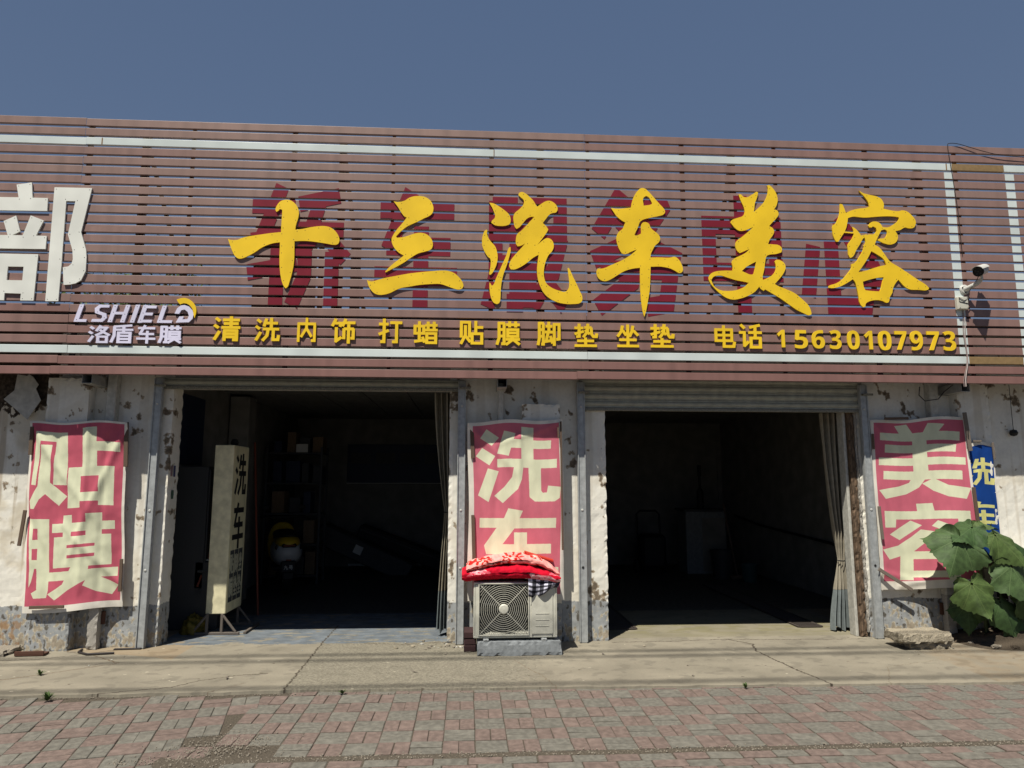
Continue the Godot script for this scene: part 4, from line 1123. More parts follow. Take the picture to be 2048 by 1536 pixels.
	for q in [[-0.042, 0.015], [-0.042, 0.12], [0.042, 0.015], [0.042, 0.12]]: part(j, "lid_screw", box(Vector3(0.008, 0.008, 0.004), 0.001), M.screw, Vector3(q[0], q[1], 0.056))
	var down := []
	for k in 13: down.append(Vector3(5.066 + 0.006 * sin(k * 1.1) - 0.05 * smoothstep(8.0, 12.0, k), 3.31 - k * 0.066, ZS + 0.014 + 0.006 * sin(k * 0.7)))
	single("cable", "pale cable pair dropping from the junction box over the slats", "cable", tube(down, 0.0055, 6), M.cable_white)
	var down2 := []
	for k in 13: down2.append(Vector3(5.054 + 0.008 * cos(k * 0.9) - 0.05 * smoothstep(8.0, 12.0, k), 3.31 - k * 0.066, ZS + 0.016))
	single("cable", "thin brownish cable twisted beside the pale one below the junction box", "cable", tube(down2, 0.004, 6), M.cable)
	single("cable", "loose lead looping from the camera down to its box", "cable", tube([Vector3(5.165, 3.66, 0.59), Vector3(5.14, 3.59, 0.56), Vector3(5.105, 3.50, 0.50), Vector3(5.10, 3.42, 0.475), Vector3(5.05, 3.40, 0.485), Vector3(4.995, 3.43, 0.485), Vector3(5.0, 3.39, 0.482), Vector3(5.09, 3.37, 0.482)], 0.0035, 6), M.steel_dark)
	# black wire thrown over the top of the fascia at the right
	var w := [Vector3(5.12, 3.9, 0.426), Vector3(5.115, 4.4, 0.427), Vector3(5.08, 4.9, 0.427), Vector3(5.065, 5.10, 0.43), Vector3(5.09, 5.135, 0.43), Vector3(5.20, 5.125, 0.436), Vector3(5.42, 5.06, 0.44), Vector3(5.70, 5.01, 0.44), Vector3(6.3, 4.98, 0.44)]
	var wc := Curve3D.new()
	for i in w.size():
		var tg: Vector3 = (w[min(i + 1, w.size() - 1)] - w[max(i - 1, 0)]) / 6.0
		wc.add_point(w[i], -tg, tg)
	single("cable", "thin black wire looped over the top edge of the fascia at right", "cable", tube(Array(wc.tessellate(4, 3)), 0.0035, 6), M.steel_dark)
	single("hanging_bell", "small dark bulb hanging on a wire on the white wall at far right", "hanging bulb", lathe([[0.0, -0.035], [0.03, -0.026], [0.042, 0.0], [0.03, 0.03], [0.006, 0.036], [0.003, 0.05], [0.003, 0.52], [0.0, 0.52]], 14), M.black, Vector3(5.80, 2.08, 0.045))
	single("cable", "dark cable slung under the sign beside the right downpipe", "cable", tube([Vector3(4.72, 2.55, 0.16), Vector3(4.70, 2.46, 0.17), Vector3(4.76, 2.40, 0.17), Vector3(4.90, 2.42, 0.18), Vector3(4.96, 2.50, 0.2), Vector3(5.02, 2.56, 0.25)], 0.005, 6), M.steel_dark)

func banner_image(chars: Array, base: Color, ink: Color, edge: Color, size: Vector2i, inset: Rect2, boxes_: Array, w: float, fat: float) -> Image:
	var im := Image.create(size.x, size.y, false, Image.FORMAT_RGB8)
	im.fill(edge)
	im.fill_rect(Rect2i(int(inset.position.x * size.x), int(inset.position.y * size.y), int(inset.size.x * size.x), int(inset.size.y * size.y)), base)
	if chars.size() == 1:   # printed outlines measured on this banner, thousandths of its width and height
		for e in PRINT[chars[0]]:
			for k in 1 + e[1].size():
				var q := flat(e[0] if k == 0 else e[1][k - 1])
				for i in q.size(): q[i] = q[i] / 1000.0 * Vector2(size)
				fill(im, q, ink if k == 0 else base)
		grained(im, 0.07, 1.0)
		return im
	for i in chars.size():
		var r: Rect2 = boxes_[i]
		write(im, chars[i], Rect2(r.position * Vector2(size), r.size * Vector2(size)), w, fat, ink)
	grained(im, 0.09, 1.0)
	return im
func batten(b: Node3D, p0: Vector2, p1: Vector2, wd: float, z: float, m: Material):
	var d := p1 - p0
	part(b, "batten", box(Vector3(wd, d.length(), 0.014), 0.002), m, Vector3((p0.x + p1.x) / 2, (p0.y + p1.y) / 2, z) - b.position, Basis(Vector3.BACK, d.angle() - PI / 2))
func draped(corners: Array, zf: Callable, fold: Array, nz: float, seed_: float, nu := 50, nv := 90) -> ArrayMesh:
	# corners: top left, top right, bottom right, bottom left; folds: [u0, v0, u1, v1, depth, width]
	return sheet(nu, nv, func(u: float, v: float):
		var p: Vector2 = (corners[0] as Vector2).lerp(corners[1], u).lerp((corners[3] as Vector2).lerp(corners[2], u), v)
		p.y += 0.012 * sin(u * 9.0 + seed_) * (1.0 - v) * (1.0 - v) + 0.008 * sin(u * 7.0 + seed_ * 2.0) * v * v
		p.x += 0.008 * sin(v * 8.0 + seed_) * absf(u - 0.5) * 2.0
		var z: float = zf.call(p.x, u, v)
		for f in fold:
			var a := Vector2(f[0], f[1]); var b := Vector2(f[2], f[3])
			var q := Geometry2D.get_closest_point_to_segment(Vector2(u, v), a, b)
			var along: float = (q - a).length() / (b - a).length()
			z += f[4] * exp(-pow((Vector2(u, v) - q).length() / (f[5] * 0.65), 2.0)) * (1.0 - 0.6 * along)
		z += nz * (nb(u * 160 + seed_ * 70, v * 300) - 0.5)
		return Vector3(p.x, p.y, z))
func banners():
	var pink := Color(0.725, 0.345, 0.415); var ink := Color(0.820, 0.830, 0.715); var edge := Color(0.84, 0.82, 0.78)
	# left
	var t := thing("pink_banner", "pink cloth banner printed 贴膜 nailed to the left pier", "banner", Vector3(-3.70, 0.35, 0.16), "pink cloth banners")
	var im := banner_image(["L"], pink, ink, edge, Vector2i(512, 1024), Rect2(0.028, 0.012, 0.945, 0.955), [Rect2(0.055, 0.035, 0.87, 0.44), Rect2(0.045, 0.485, 0.87, 0.45)], 12.5, 0.70)
	var zl := func(x: float, u: float, v: float) -> float:
		return 0.165 - 0.10 * smoothstep(-3.66, -3.30, x) * (0.35 + 0.65 * v) - 0.05 * smoothstep(-4.08, -4.2, x)
	var mL := painted(im, 0.8); mL.backlight = Color(0.25, 0.22, 0.22)
	part(t, "cloth", draped([Vector2(-4.225, 2.125), Vector2(-3.305, 2.135), Vector2(-3.255, 0.385), Vector2(-4.11, 0.345)], zl, [[0.0, 0.0, 0.75, 0.55, 0.020, 0.05], [1.0, 0.0, 0.45, 0.75, 0.022, 0.05], [0.62, 0.05, 0.58, 0.9, 0.018, 0.04], [0.0, 0.45, 0.4, 0.95, -0.015, 0.05], [1.0, 0.9, 0.4, 0.55, 0.018, 0.04], [0.3, 0.02, 0.35, 0.5, -0.012, 0.05], [0.8, 0.1, 0.75, 0.95, -0.014, 0.04]], 0.016, 1.3), mL, -t.position)
	for q in [[-4.185, 2.08, -4.18, 1.81, 0.035, 0.12], [-3.315, 2.13, -3.29, 1.70, 0.04, 0.115], [-4.165, 1.29, -4.19, 0.96, 0.032, 0.14], [-3.275, 0.83, -3.27, 0.53, 0.03, 0.085]]: batten(t, Vector2(q[0], q[1]), Vector2(q[2], q[3]), q[4], q[5] + 0.02, M.wood)
	batten(t, Vector2(-4.03, 0.405), Vector2(-3.72, 0.41), 0.028, 0.188, M.wood)
	# middle
	t = thing("pink_banner", "pink cloth banner printed 洗车 behind the outdoor unit between the bays", "banner", Vector3(0.49, 0.42, 0.16), "pink cloth banners")
	im = banner_image(["M"], Color(0.755, 0.405, 0.470), ink, edge, Vector2i(512, 1024), Rect2(0.055, 0.02, 0.905, 0.95), [Rect2(0.08, 0.045, 0.87, 0.405), Rect2(0.13, 0.49, 0.80, 0.36)], 12.5, 0.72)
	var zm := func(x: float, u: float, v: float) -> float:
		return 0.168 - 0.09 * smoothstep(0.50, 0.02, x) * (0.5 + 0.5 * v) - 0.05 * smoothstep(0.92, 1.0, x)
	var mM := painted(im, 0.8); mM.backlight = Color(0.25, 0.22, 0.22)
	part(t, "cloth", draped([Vector2(0.0, 2.155), Vector2(0.955, 2.185), Vector2(0.955, 0.42), Vector2(0.015, 0.40)], zm, [[0.0, 0.0, 0.5, 0.3, 0.014, 0.04], [0.95, 0.02, 0.3, 0.14, 0.012, 0.025], [0.54, 0.1, 0.52, 0.95, 0.014, 0.04], [0.35, 0.1, 0.2, 0.9, -0.01, 0.05]], 0.009, 4.1), mM, -t.position)
	for q in [[0.035, 2.13, 0.05, 1.79, 0.038, 0.11], [0.055, 1.235, 0.07, 0.79, 0.034, 0.10], [0.925, 2.16, 0.935, 0.9, 0.018, 0.175], [0.895, 2.10, 0.90, 1.99, 0.016, 0.195]]: batten(t, Vector2(q[0], q[1]), Vector2(q[2], q[3]), q[4], q[5] + 0.014, M.wood)
	# right
	t = thing("pink_banner", "pink cloth banner printed 美容 on the right pier beside the plant", "banner", Vector3(4.70, 0.47, 0.16), "pink cloth banners")
	im = banner_image(["R"], Color(0.750, 0.385, 0.455), ink, edge, Vector2i(512, 1024), Rect2(0.035, 0.018, 0.94, 0.935), [Rect2(0.07, 0.035, 0.87, 0.455), Rect2(0.06, 0.50, 0.88, 0.435)], 10.5, 0.80)
	var zr := func(x: float, u: float, v: float) -> float:
		return 0.06 + 0.10 * smoothstep(4.3, 5.05, x) + 0.02 * sin(u * 6.0 + v * 3.0)
	var mR := painted(im, 0.8); mR.backlight = Color(0.25, 0.22, 0.22)
	part(t, "cloth", draped([Vector2(4.205, 2.195), Vector2(5.185, 2.245), Vector2(5.24, 0.51), Vector2(4.205, 0.475)], zr, [[0.0, 0.0, 0.3, 0.2, 0.010, 0.03], [0.2, 0.98, 0.85, 0.9, 0.014, 0.03], [0.0, 0.9, 0.5, 0.97, 0.012, 0.03]], 0.007, 7.7), mR, -t.position)
	for q in [[4.33, 2.215, 4.59, 2.222, 0.026, 0.12], [5.155, 2.28, 5.185, 1.88, 0.04, 0.19], [5.185, 1.51, 5.20, 1.16, 0.036, 0.185], [4.225, 1.315, 4.24, 0.98, 0.030, 0.085], [4.165, 0.69, 4.50, 0.48, 0.034, 0.10], [4.215, 2.06, 4.215, 1.9, 0.022, 0.08], [5.20, 0.95, 5.205, 0.60, 0.03, 0.18]]: batten(t, Vector2(q[0], q[1]), Vector2(q[2], q[3]), q[4], q[5] + 0.012, M.wood_grey if q[1] < 1.4 or q[1] > 2.25 else M.wood)
	# blue
	t = thing("blue_banner", "narrow blue cloth banner printed 洗车 half hidden behind the right pink one", "banner", Vector3(5.42, 0.77, 0.14))
	im = banner_image(["洗", "车"], Color(0.055, 0.23, 0.50), Color(0.82, 0.80, 0.52), edge, Vector2i(256, 640), Rect2(0.03, 0.03, 0.94, 0.965), [Rect2(0.12, 0.13, 0.82, 0.24), Rect2(0.10, 0.50, 0.84, 0.24)], 11.0, 0.75)
	var zb := func(x: float, u: float, v: float) -> float: return 0.142 + 0.01 * sin(u * 5.0)
	part(t, "cloth", draped([Vector2(5.08, 1.97), Vector2(5.50, 1.975), Vector2(5.475, 0.76), Vector2(5.07, 0.76)], zb, [], 0.012, 2.2, 20, 50), painted(im, 0.8), -t.position)
	batten(t, Vector2(5.46, 1.97), Vector2(5.465, 1.80), 0.02, 0.165, M.wood_grey)
	batten(t, Vector2(5.25, 1.985), Vector2(5.34, 1.985), 0.02, 0.165, M.wood_grey)
	batten(t, Vector2(5.24, 0.735), Vector2(5.36, 0.735), 0.03, 0.165, M.wood_grey)

func rings_grille(cx: float, cy: float, half: float, z: float) -> ArrayMesh:
	# concentric wires clipped by the square opening, with short cross wires between them
	var st := begin()
	var r := 0.060
	var n := 0
	while r < half * 1.38:
		var seg := 72
		for k in seg:
			var a := TAU * k / seg; var b := TAU * (k + 1) / seg
			var p := Vector2(cos(a), sin(a)) * r; var q := Vector2(cos(b), sin(b)) * r
			if maxf(absf(p.x), absf(p.y)) > half or maxf(absf(q.x), absf(q.y)) > half: continue
			var mid := (p + q) / 2; var d := q - p
			bevel_into(st, Vector3(cx + mid.x, cy + mid.y, z), Vector3(d.length() + 0.0004, 0.0036, 0.004), 0.0, Basis(Vector3.BACK, d.angle()))
		r += 0.0185
		n += 1
	for a in [PI / 4, 3 * PI / 4]:
		bevel_into(st, Vector3(cx, cy, z + 0.003), Vector3(half * 2.72, 0.0055, 0.004), 0.0, Basis(Vector3.BACK, a))
	return st.commit()
func outdoor_unit():
	# concrete plinth
	single("concrete_plinth", "blue-grey concrete block under the outdoor unit", "plinth", rough_block(Vector3(-0.385, 0, -0.19), Vector3(0.385, 0.125, 0.19), 0.03, 0.004, 0.010, 71), M.block, Vector3(0.485, 0.0, 0.36))
	var W := 0.77; var Hh := 0.495; var Dp := 0.30
	var t := thing("outdoor_unit", "beige air conditioner outdoor unit with round fan grille", "outdoor unit", Vector3(0.45, 0.148, 0.36))
	var cx := -0.108; var cy := 0.255; var hf := 0.228; var zf := Dp / 2
	var st := begin()
	# shell: top, sides, back and the front round the square opening
	bevel_into(st, Vector3(0, Hh - 0.010, 0), Vector3(W, 0.02, Dp), 0.006)
	bevel_into(st, Vector3(0, 0.012, 0), Vector3(W, 0.024, Dp), 0.006)
	bevel_into(st, Vector3(-W / 2 + 0.008, Hh / 2, 0), Vector3(0.016, Hh - 0.042, Dp), 0.005)
	bevel_into(st, Vector3(W / 2 - 0.008, Hh / 2, 0), Vector3(0.016, Hh - 0.042, Dp), 0.005)
	bevel_into(st, Vector3(0, Hh / 2, -Dp / 2 + 0.006), Vector3(W - 0.033, Hh - 0.042, 0.010), 0.0)
	bevel_into(st, Vector3(-W / 2 + 0.016 + (cx - hf + W / 2 - 0.016) / 2, Hh / 2, zf - 0.005), Vector3(cx - hf + W / 2 - 0.017, Hh - 0.042, 0.010), 0.0)
	var rx := cx + hf
	bevel_into(st, Vector3((rx + W / 2 - 0.016) / 2, Hh / 2, zf - 0.005), Vector3(W / 2 - 0.017 - rx, Hh - 0.042, 0.010), 0.0)
	bevel_into(st, Vector3(cx, Hh - 0.0205 - (Hh - 0.0205 - cy - hf) / 2, zf - 0.005), Vector3(hf * 2, maxf(Hh - 0.021 - cy - hf, 0.002), 0.010), 0.0)
	part(t, "casing", st.commit(), M.ac)
	part(t, "grille_frame", boxes([[Vector3(cx - hf, cy, zf + 0.004), Vector3(0.010, hf * 2 + 0.01, 0.014)], [Vector3(cx + hf, cy, zf + 0.004), Vector3(0.010, hf * 2 + 0.01, 0.014)], [Vector3(cx, cy + hf, zf + 0.0045), Vector3(hf * 2 - 0.011, 0.010, 0.014)], [Vector3(cx, cy - hf, zf + 0.0045), Vector3(hf * 2 - 0.011, 0.010, 0.014)]], 0.002), M.ac)
	part(t, "grille", rings_grille(cx, cy, hf - 0.006, zf + 0.003), M.ac)
	part(t, "hub_cap", lathe([[0.0, 0.016], [0.036, 0.014], [0.044, 0.008], [0.047, 0.0], [0.0, 0.0]], 28, Basis(Vector3.RIGHT, PI / 2)), M.ac, Vector3(cx, cy, zf))
	part(t, "coil", box(Vector3(hf * 2 + 0.02, hf * 2 + 0.01, 0.01), 0.0), M.coil, Vector3(cx, cy, -0.10))
	for k in 3:
		var a0 := TAU * k / 3.0 + 0.4
		part(t, "fan_blade", sheet(8, 6, func(u: float, v: float):
			var a := a0 + lerpf(-0.55, 0.55, u) * (0.6 + 0.4 * v); var r := lerpf(0.05, 0.205, v)
			return Vector3(cx + cos(a) * r, cy + sin(a) * r, 0.055 + 0.07 * (u - 0.5)), 0.003), M.ac_dark)
	# service cover with its pressed lines
	var cov := part(t, "service_cover", box(Vector3(0.196, 0.40, 0.008), 0.003), M.ac, Vector3(0.247, 0.235, zf + 0.0045))
	for y in [-0.13, -0.075, -0.02]: part(cov, "pressed_rib", box(Vector3(0.125, 0.006, 0.004), 0.0015), M.ac, Vector3(0.0, y, 0.0055))
	for q in [[-0.09, -0.215], [0.09, -0.215]]: part(cov, "screw", box(Vector3(0.009, 0.009, 0.005), 0.001), M.screw, Vector3(q[0], q[1], -0.002))
	for x in [-0.27, 0.26]: part(t, "foot", boxes([[Vector3(0, 0, 0), Vector3(0.05, 0.022, 0.34)], [Vector3(0, 0.004, 0.155), Vector3(0.02, 0.012, 0.03)]], 0.003), M.galv, Vector3(x, -0.012, 0.01))
	# folded blankets on top
	var top_lo := [[-0.045, 0.665, 0.735], [0.0, 0.650, 0.752], [0.10, 0.655, 0.765], [0.28, 0.668, 0.79], [0.45, 0.668, 0.80], [0.57, 0.668, 0.795], [0.72, 0.650, 0.765], [0.84, 0.632, 0.712], [0.865, 0.645, 0.69]]
	var top_hi := [[-0.005, 0.748, 0.765], [0.02, 0.742, 0.795], [0.10, 0.760, 0.825], [0.22, 0.778, 0.858], [0.38, 0.800, 0.880], [0.52, 0.800, 0.886], [0.66, 0.786, 0.855], [0.78, 0.742, 0.800], [0.84, 0.706, 0.752], [0.855, 0.712, 0.732]]
	var bl := thing("folded_blanket", "red floral blanket folded over the top of the outdoor unit", "blanket", Vector3(0.42, 0.645, 0.34))
	part(bl, "cloth", roll(top_lo, 0.10, 0.575, 3.3), painted(flowers(true), 0.95), -bl.position)
	var bu := thing("folded_blanket", "pale pink floral blanket lying on the red one", "blanket", Vector3(0.42, 0.76, 0.33))
	part(bu, "cloth", roll(top_hi, 0.09, 0.555, 8.1), painted(flowers(false), 0.95), -bu.position)
	part(bu, "bound_edge", sheet(14, 6, func(u: float, v: float): return Vector3(lerpf(0.56, 0.84, u), lerpf(0.885, 0.80, u) + 0.012 * sin(v * PI), lerpf(0.08, 0.22, v)), 0.012), mat(lin(0.42, 0.03, 0.015), 0.9), -bu.position)
	# checked rag hanging from under them
	var rag := Image.create(128, 128, false, Image.FORMAT_RGB8)
	for y in 128:
		for x in 128:
			var a := (x / 16) % 2; var b := (y / 16) % 2
			var k: float = 0.10 if a + b == 2 else (0.30 if a + b == 1 else 0.78)
			k *= 0.85 + 0.3 * nf(x * 2, y * 2)
			rag.set_pixel(x, y, Color(k, k, k * 1.06 + 0.02))
	var rg := thing("checked_rag", "black and white checked rag hanging over the corner of the outdoor unit", "rag", Vector3(0.70, 0.50, 0.53))
	part(rg, "cloth", sheet(24, 16, func(u: float, v: float):
		var x := lerpf(0.565, 0.865, u)
		var bot := lerpf(0.50, 0.595, smoothstep(0.15, 1.0, u)) + 0.02 * (1.0 - smoothstep(0.0, 0.2, u))
		var y := lerpf(lerpf(0.685, 0.645, u), bot, v)
		return Vector3(x - 0.03 * v * u, y, 0.530 + 0.018 * sin(u * 11.0 + v * 2.0) * (0.3 + v) + 0.02 * sin(v * PI)), 0.003), painted(rag, 0.95), -rg.position)
func roll(curve: Array, z0: float, z1: float, sd: float) -> ArrayMesh:
	# a soft folded bundle: a rounded section swept along x between bottom and top curves
	return sheet(80, 40, func(u: float, v: float):
		var x := lerpf(curve[0][0], curve[-1][0], u)
		var k := 0
		while k < curve.size() - 2 and curve[k + 1][0] < x: k += 1
		var s := smoothstep(0.0, 1.0, (x - curve[k][0]) / (curve[k + 1][0] - curve[k][0]))
		var lo := lerpf(curve[k][1], curve[k + 1][1], s); var hi := lerpf(curve[k][2], curve[k + 1][2], s)
		var a := TAU * v
		var ey := signf(sin(a)) * pow(absf(sin(a)), 0.75); var ez := signf(cos(a)) * pow(absf(cos(a)), 0.45)
		var wob := 0.022 * (nb(u * 260 + sd * 40, v * 200) - 0.5) + 0.012 * (nb(u * 900 + sd * 40, v * 500) - 0.5)
		return Vector3(x, (lo + hi) / 2 + ey * (hi - lo) / 2 + wob, (z0 + z1) / 2 + ez * (z1 - z0) / 2 * (0.94 + 0.06 * sin(u * 6.0 + sd)) + wob))
func flowers(red: bool) -> Image:
	var im := Image.create(768, 512, false, Image.FORMAT_RGB8)
	im.fill(Color(0.72, 0.05, 0.16) if red else Color(0.93, 0.60, 0.58))
	for i in 15:
		var c := Vector2(rng.randf() * 768, rng.randf() * 512)
		var big := rng.randf_range(58, 92)
		var n := rng.randi_range(5, 9)
		for ring in [1.0, 0.68, 0.38]:
			for k in n:
				var a: float = TAU * (k + 0.5 * ring) / n + rng.randf_range(-0.2, 0.2)
				var pc: Vector2 = c + Vector2.from_angle(a) * big * ring * 0.55
				var q := PackedVector2Array(); var q2 := PackedVector2Array()
				for s in 12:
					var e: Vector2 = Vector2.from_angle(TAU * s / 12.0) * Vector2(0.5, 0.34) * big * ring * rng.randf_range(0.85, 1.1)
					q.append(pc + e.rotated(a)); q2.append(pc + (e * 0.78).rotated(a) + Vector2.from_angle(a) * 2.0)
				if red:
					fill(im, q, Color(0.92, 0.68, 0.69)); fill(im, q2, [Color(0.90, 0.52, 0.56), Color(0.93, 0.68, 0.70), Color(0.80, 0.16, 0.28)][rng.randi() % 3])
				elif ring > 0.9 and k % 2 == 0:
					fill(im, q, Color(0.97, 0.72, 0.68)); fill(im, q2, Color(0.70, 0.12, 0.10))
				elif ring < 0.9: fill(im, q2, Color(0.72, 0.16, 0.13) if k % 2 else Color(0.95, 0.66, 0.63))
		for k in 4:   # leaves round each flower
			var a := rng.randf() * TAU
			var q := PackedVector2Array()
			for s in 10:
				var e := Vector2.from_angle(TAU * s / 10.0) * Vector2(0.5, 0.14) * big
				q.append(c + Vector2.from_angle(a) * big * 1.05 + e.rotated(a))
			fill(im, q, Color(0.86, 0.36, 0.42) if red else Color(0.72, 0.15, 0.12))
	grained(im, 0.14, 2.0)
	return im

func stand_sign():
	var t := thing("stand_sign", "tall cream box sign on a steel stand inside the left bay", "stand sign", Vector3(-2.58, 0.0, -0.76))
	var o := -t.position
	part(t, "light_box", box(Vector3(0.20, 1.74, 0.50), 0.006), M.cream, o + Vector3(-2.585, 1.075, -0.76))
	var im := Image.create(256, 896, false, Image.FORMAT_RGB8)
	im.fill(Color(0.84, 0.815, 0.67))
	var dk := Color(0.13, 0.13, 0.14)
	write(im, "洗", Rect2(35, 30, 190, 250), 11.0, 0.7, dk)
	write(im, "车", Rect2(30, 310, 200, 260), 11.0, 0.7, dk)
	var cols := [["贴", "膜"], ["脚", "垫"], ["坐", "垫"]]
	for i in 3:
		im.fill_rect(Rect2i(24 + i * 72, 572, 66, 276), Color(0.27, 0.28, 0.29))
		for k in 2: write(im, cols[i][k], Rect2(28 + i * 72, 592 + k * 124, 58, 108), 11.0, 0.6, Color(0.72, 0.71, 0.62))
	grained(im, 0.10, 1.0)
	part(t, "printed_face", sheet(1, 1, func(u: float, v: float): return Vector3(-2.4835, lerpf(1.935, 0.215, v), lerpf(-0.515, -1.005, u))), painted(im, 0.7), o)
	var fr := []
	var st := begin()
	for z in [-0.50, -1.0]:
		bevel_into(st, o + Vector3(-2.58, 0.014, z), Vector3(0.50, 0.026, 0.03), 0.003)
	for x in [-2.28, -2.845]: bevel_into(st, o + Vector3(x, 0.014, -0.75), Vector3(0.03, 0.0255, 0.47), 0.003)
	part(t, "base_frame", st.commit(), M.stand)
	for z in [-0.50, -1.0]:
		for x in [-2.66, -2.51]: part(t, "leg", box(Vector3(0.026, 0.19, 0.026), 0.003), M.stand, o + Vector3(x, 0.115, z))
		for s in [[-2.66, -2.80], [-2.51, -2.37]]:
			part(t, "brace", tube([Vector3(s[0], 0.20, z), Vector3(s[1], 0.028, z)], 0.014, 6), M.stand, o)
	single("dark_ball", "small dark knob sticking up behind the cream box sign", "knob", lathe([[0.0, -0.03], [0.03, -0.025], [0.045, 0.01], [0.03, 0.05], [0.0, 0.06]], 14), M.black, Vector3(-2.60, 1.975, -0.86))

func curtain(called: String, label: String, top: Array, tie: Array, bottom: Array, z: float, seed_: float, folds: float):
	# top, tie, bottom: [x0, x1, y]
	var t := thing(called, label, "curtain", Vector3((bottom[0] + bottom[1]) / 2, bottom[2], z), "bay curtains")
	var f := func(u: float, y: float) -> Vector3:
		var a: Array; var b: Array; var s: float
		if y > tie[2]:
			a = top; b = tie; s = (top[2] - y) / (top[2] - tie[2]); s = pow(clampf(s, 0.0, 1.0), 1.7)
		else:
			a = bottom; b = tie; s = (y - bottom[2]) / (tie[2] - bottom[2]); s = pow(clampf(s, 0.0, 1.0), 1.4)
		var x0 := lerpf(a[0], b[0], s); var x1 := lerpf(a[1], b[1], s)
		var amp := 0.05 * (1.0 - 0.75 * exp(-pow((y - tie[2]) / 0.2, 2.0)))
		return Vector3(lerpf(x0, x1, u + 0.025 * sin(u * folds * TAU * 0.7 + y * 1.5)), y + 0.02 * sin(u * 9.0 + seed_) * (1.0 - smoothstep(bottom[2], bottom[2] + 0.15, y)), z + amp * sin(u * folds * TAU + 0.6 * sin(y * 2.0 + seed_)) + 0.012 * (nb(u * 200 + seed_ * 30, y * 90) - 0.5))
	var hem: float = bottom[2] + 0.40
	part(t, "cloth", sheet(60, 60, func(u: float, v: float): return f.call(u, lerpf(top[2], hem, v)), 0.003), M.curtain, -t.position)
	part(t, "hem", sheet(60, 16, func(u: float, v: float): return f.call(u, lerpf(hem - 0.002, bottom[2], v)) + Vector3(0, 0, 0.003), 0.003), M.curtain_hem, -t.position)
	part(t, "tie_cord", tube([Vector3(tie[0] - 0.01, tie[2], z + 0.02), Vector3((tie[0] + tie[1]) / 2, tie[2] - 0.004, z + 0.045), Vector3(tie[1] + 0.02, tie[2] + 0.002, z + 0.02)], 0.007, 6), M.black, -t.position)
func curtains():
	curtain("bay_curtain", "tied-back beige curtain at the right side of the left bay", [-0.36, -0.185, 2.50], [-0.24, -0.185, 1.245], [-0.305, -0.20, 0.05], -0.33, 1.0, 3.0)
	curtain("bay_curtain", "tied-back beige curtain with grey hem in the right bay", [3.86, 4.08, 2.31], [3.965, 4.045, 0.73], [3.85, 4.05, 0.03], -0.31, 5.0, 3.5)
	# weathered timber frame at the right side of the right bay
	var t := thing("timber_jamb", "weathered brown timber jamb with flaking white edge", "door jamb", Vector3(4.06, 0, -0.06))
	part(t, "post", rough_block(Vector3(-0.05, 0.0, -0.10), Vector3(0.018, 2.45, 0.05), 0.03, 0.006, 0.012, 83), M.timber)
	part(t, "flaking_edge", rough_block(Vector3(0.019, 0.05, -0.02), Vector3(0.042, 2.40, 0.066), 0.02, 0.008, 0.012, 84), M.pipe_worn)
	part(t, "pale_board", box(Vector3(0.03, 2.3, 0.12), 0.004), M.pipe, Vector3(-0.068, 1.15, -0.05))

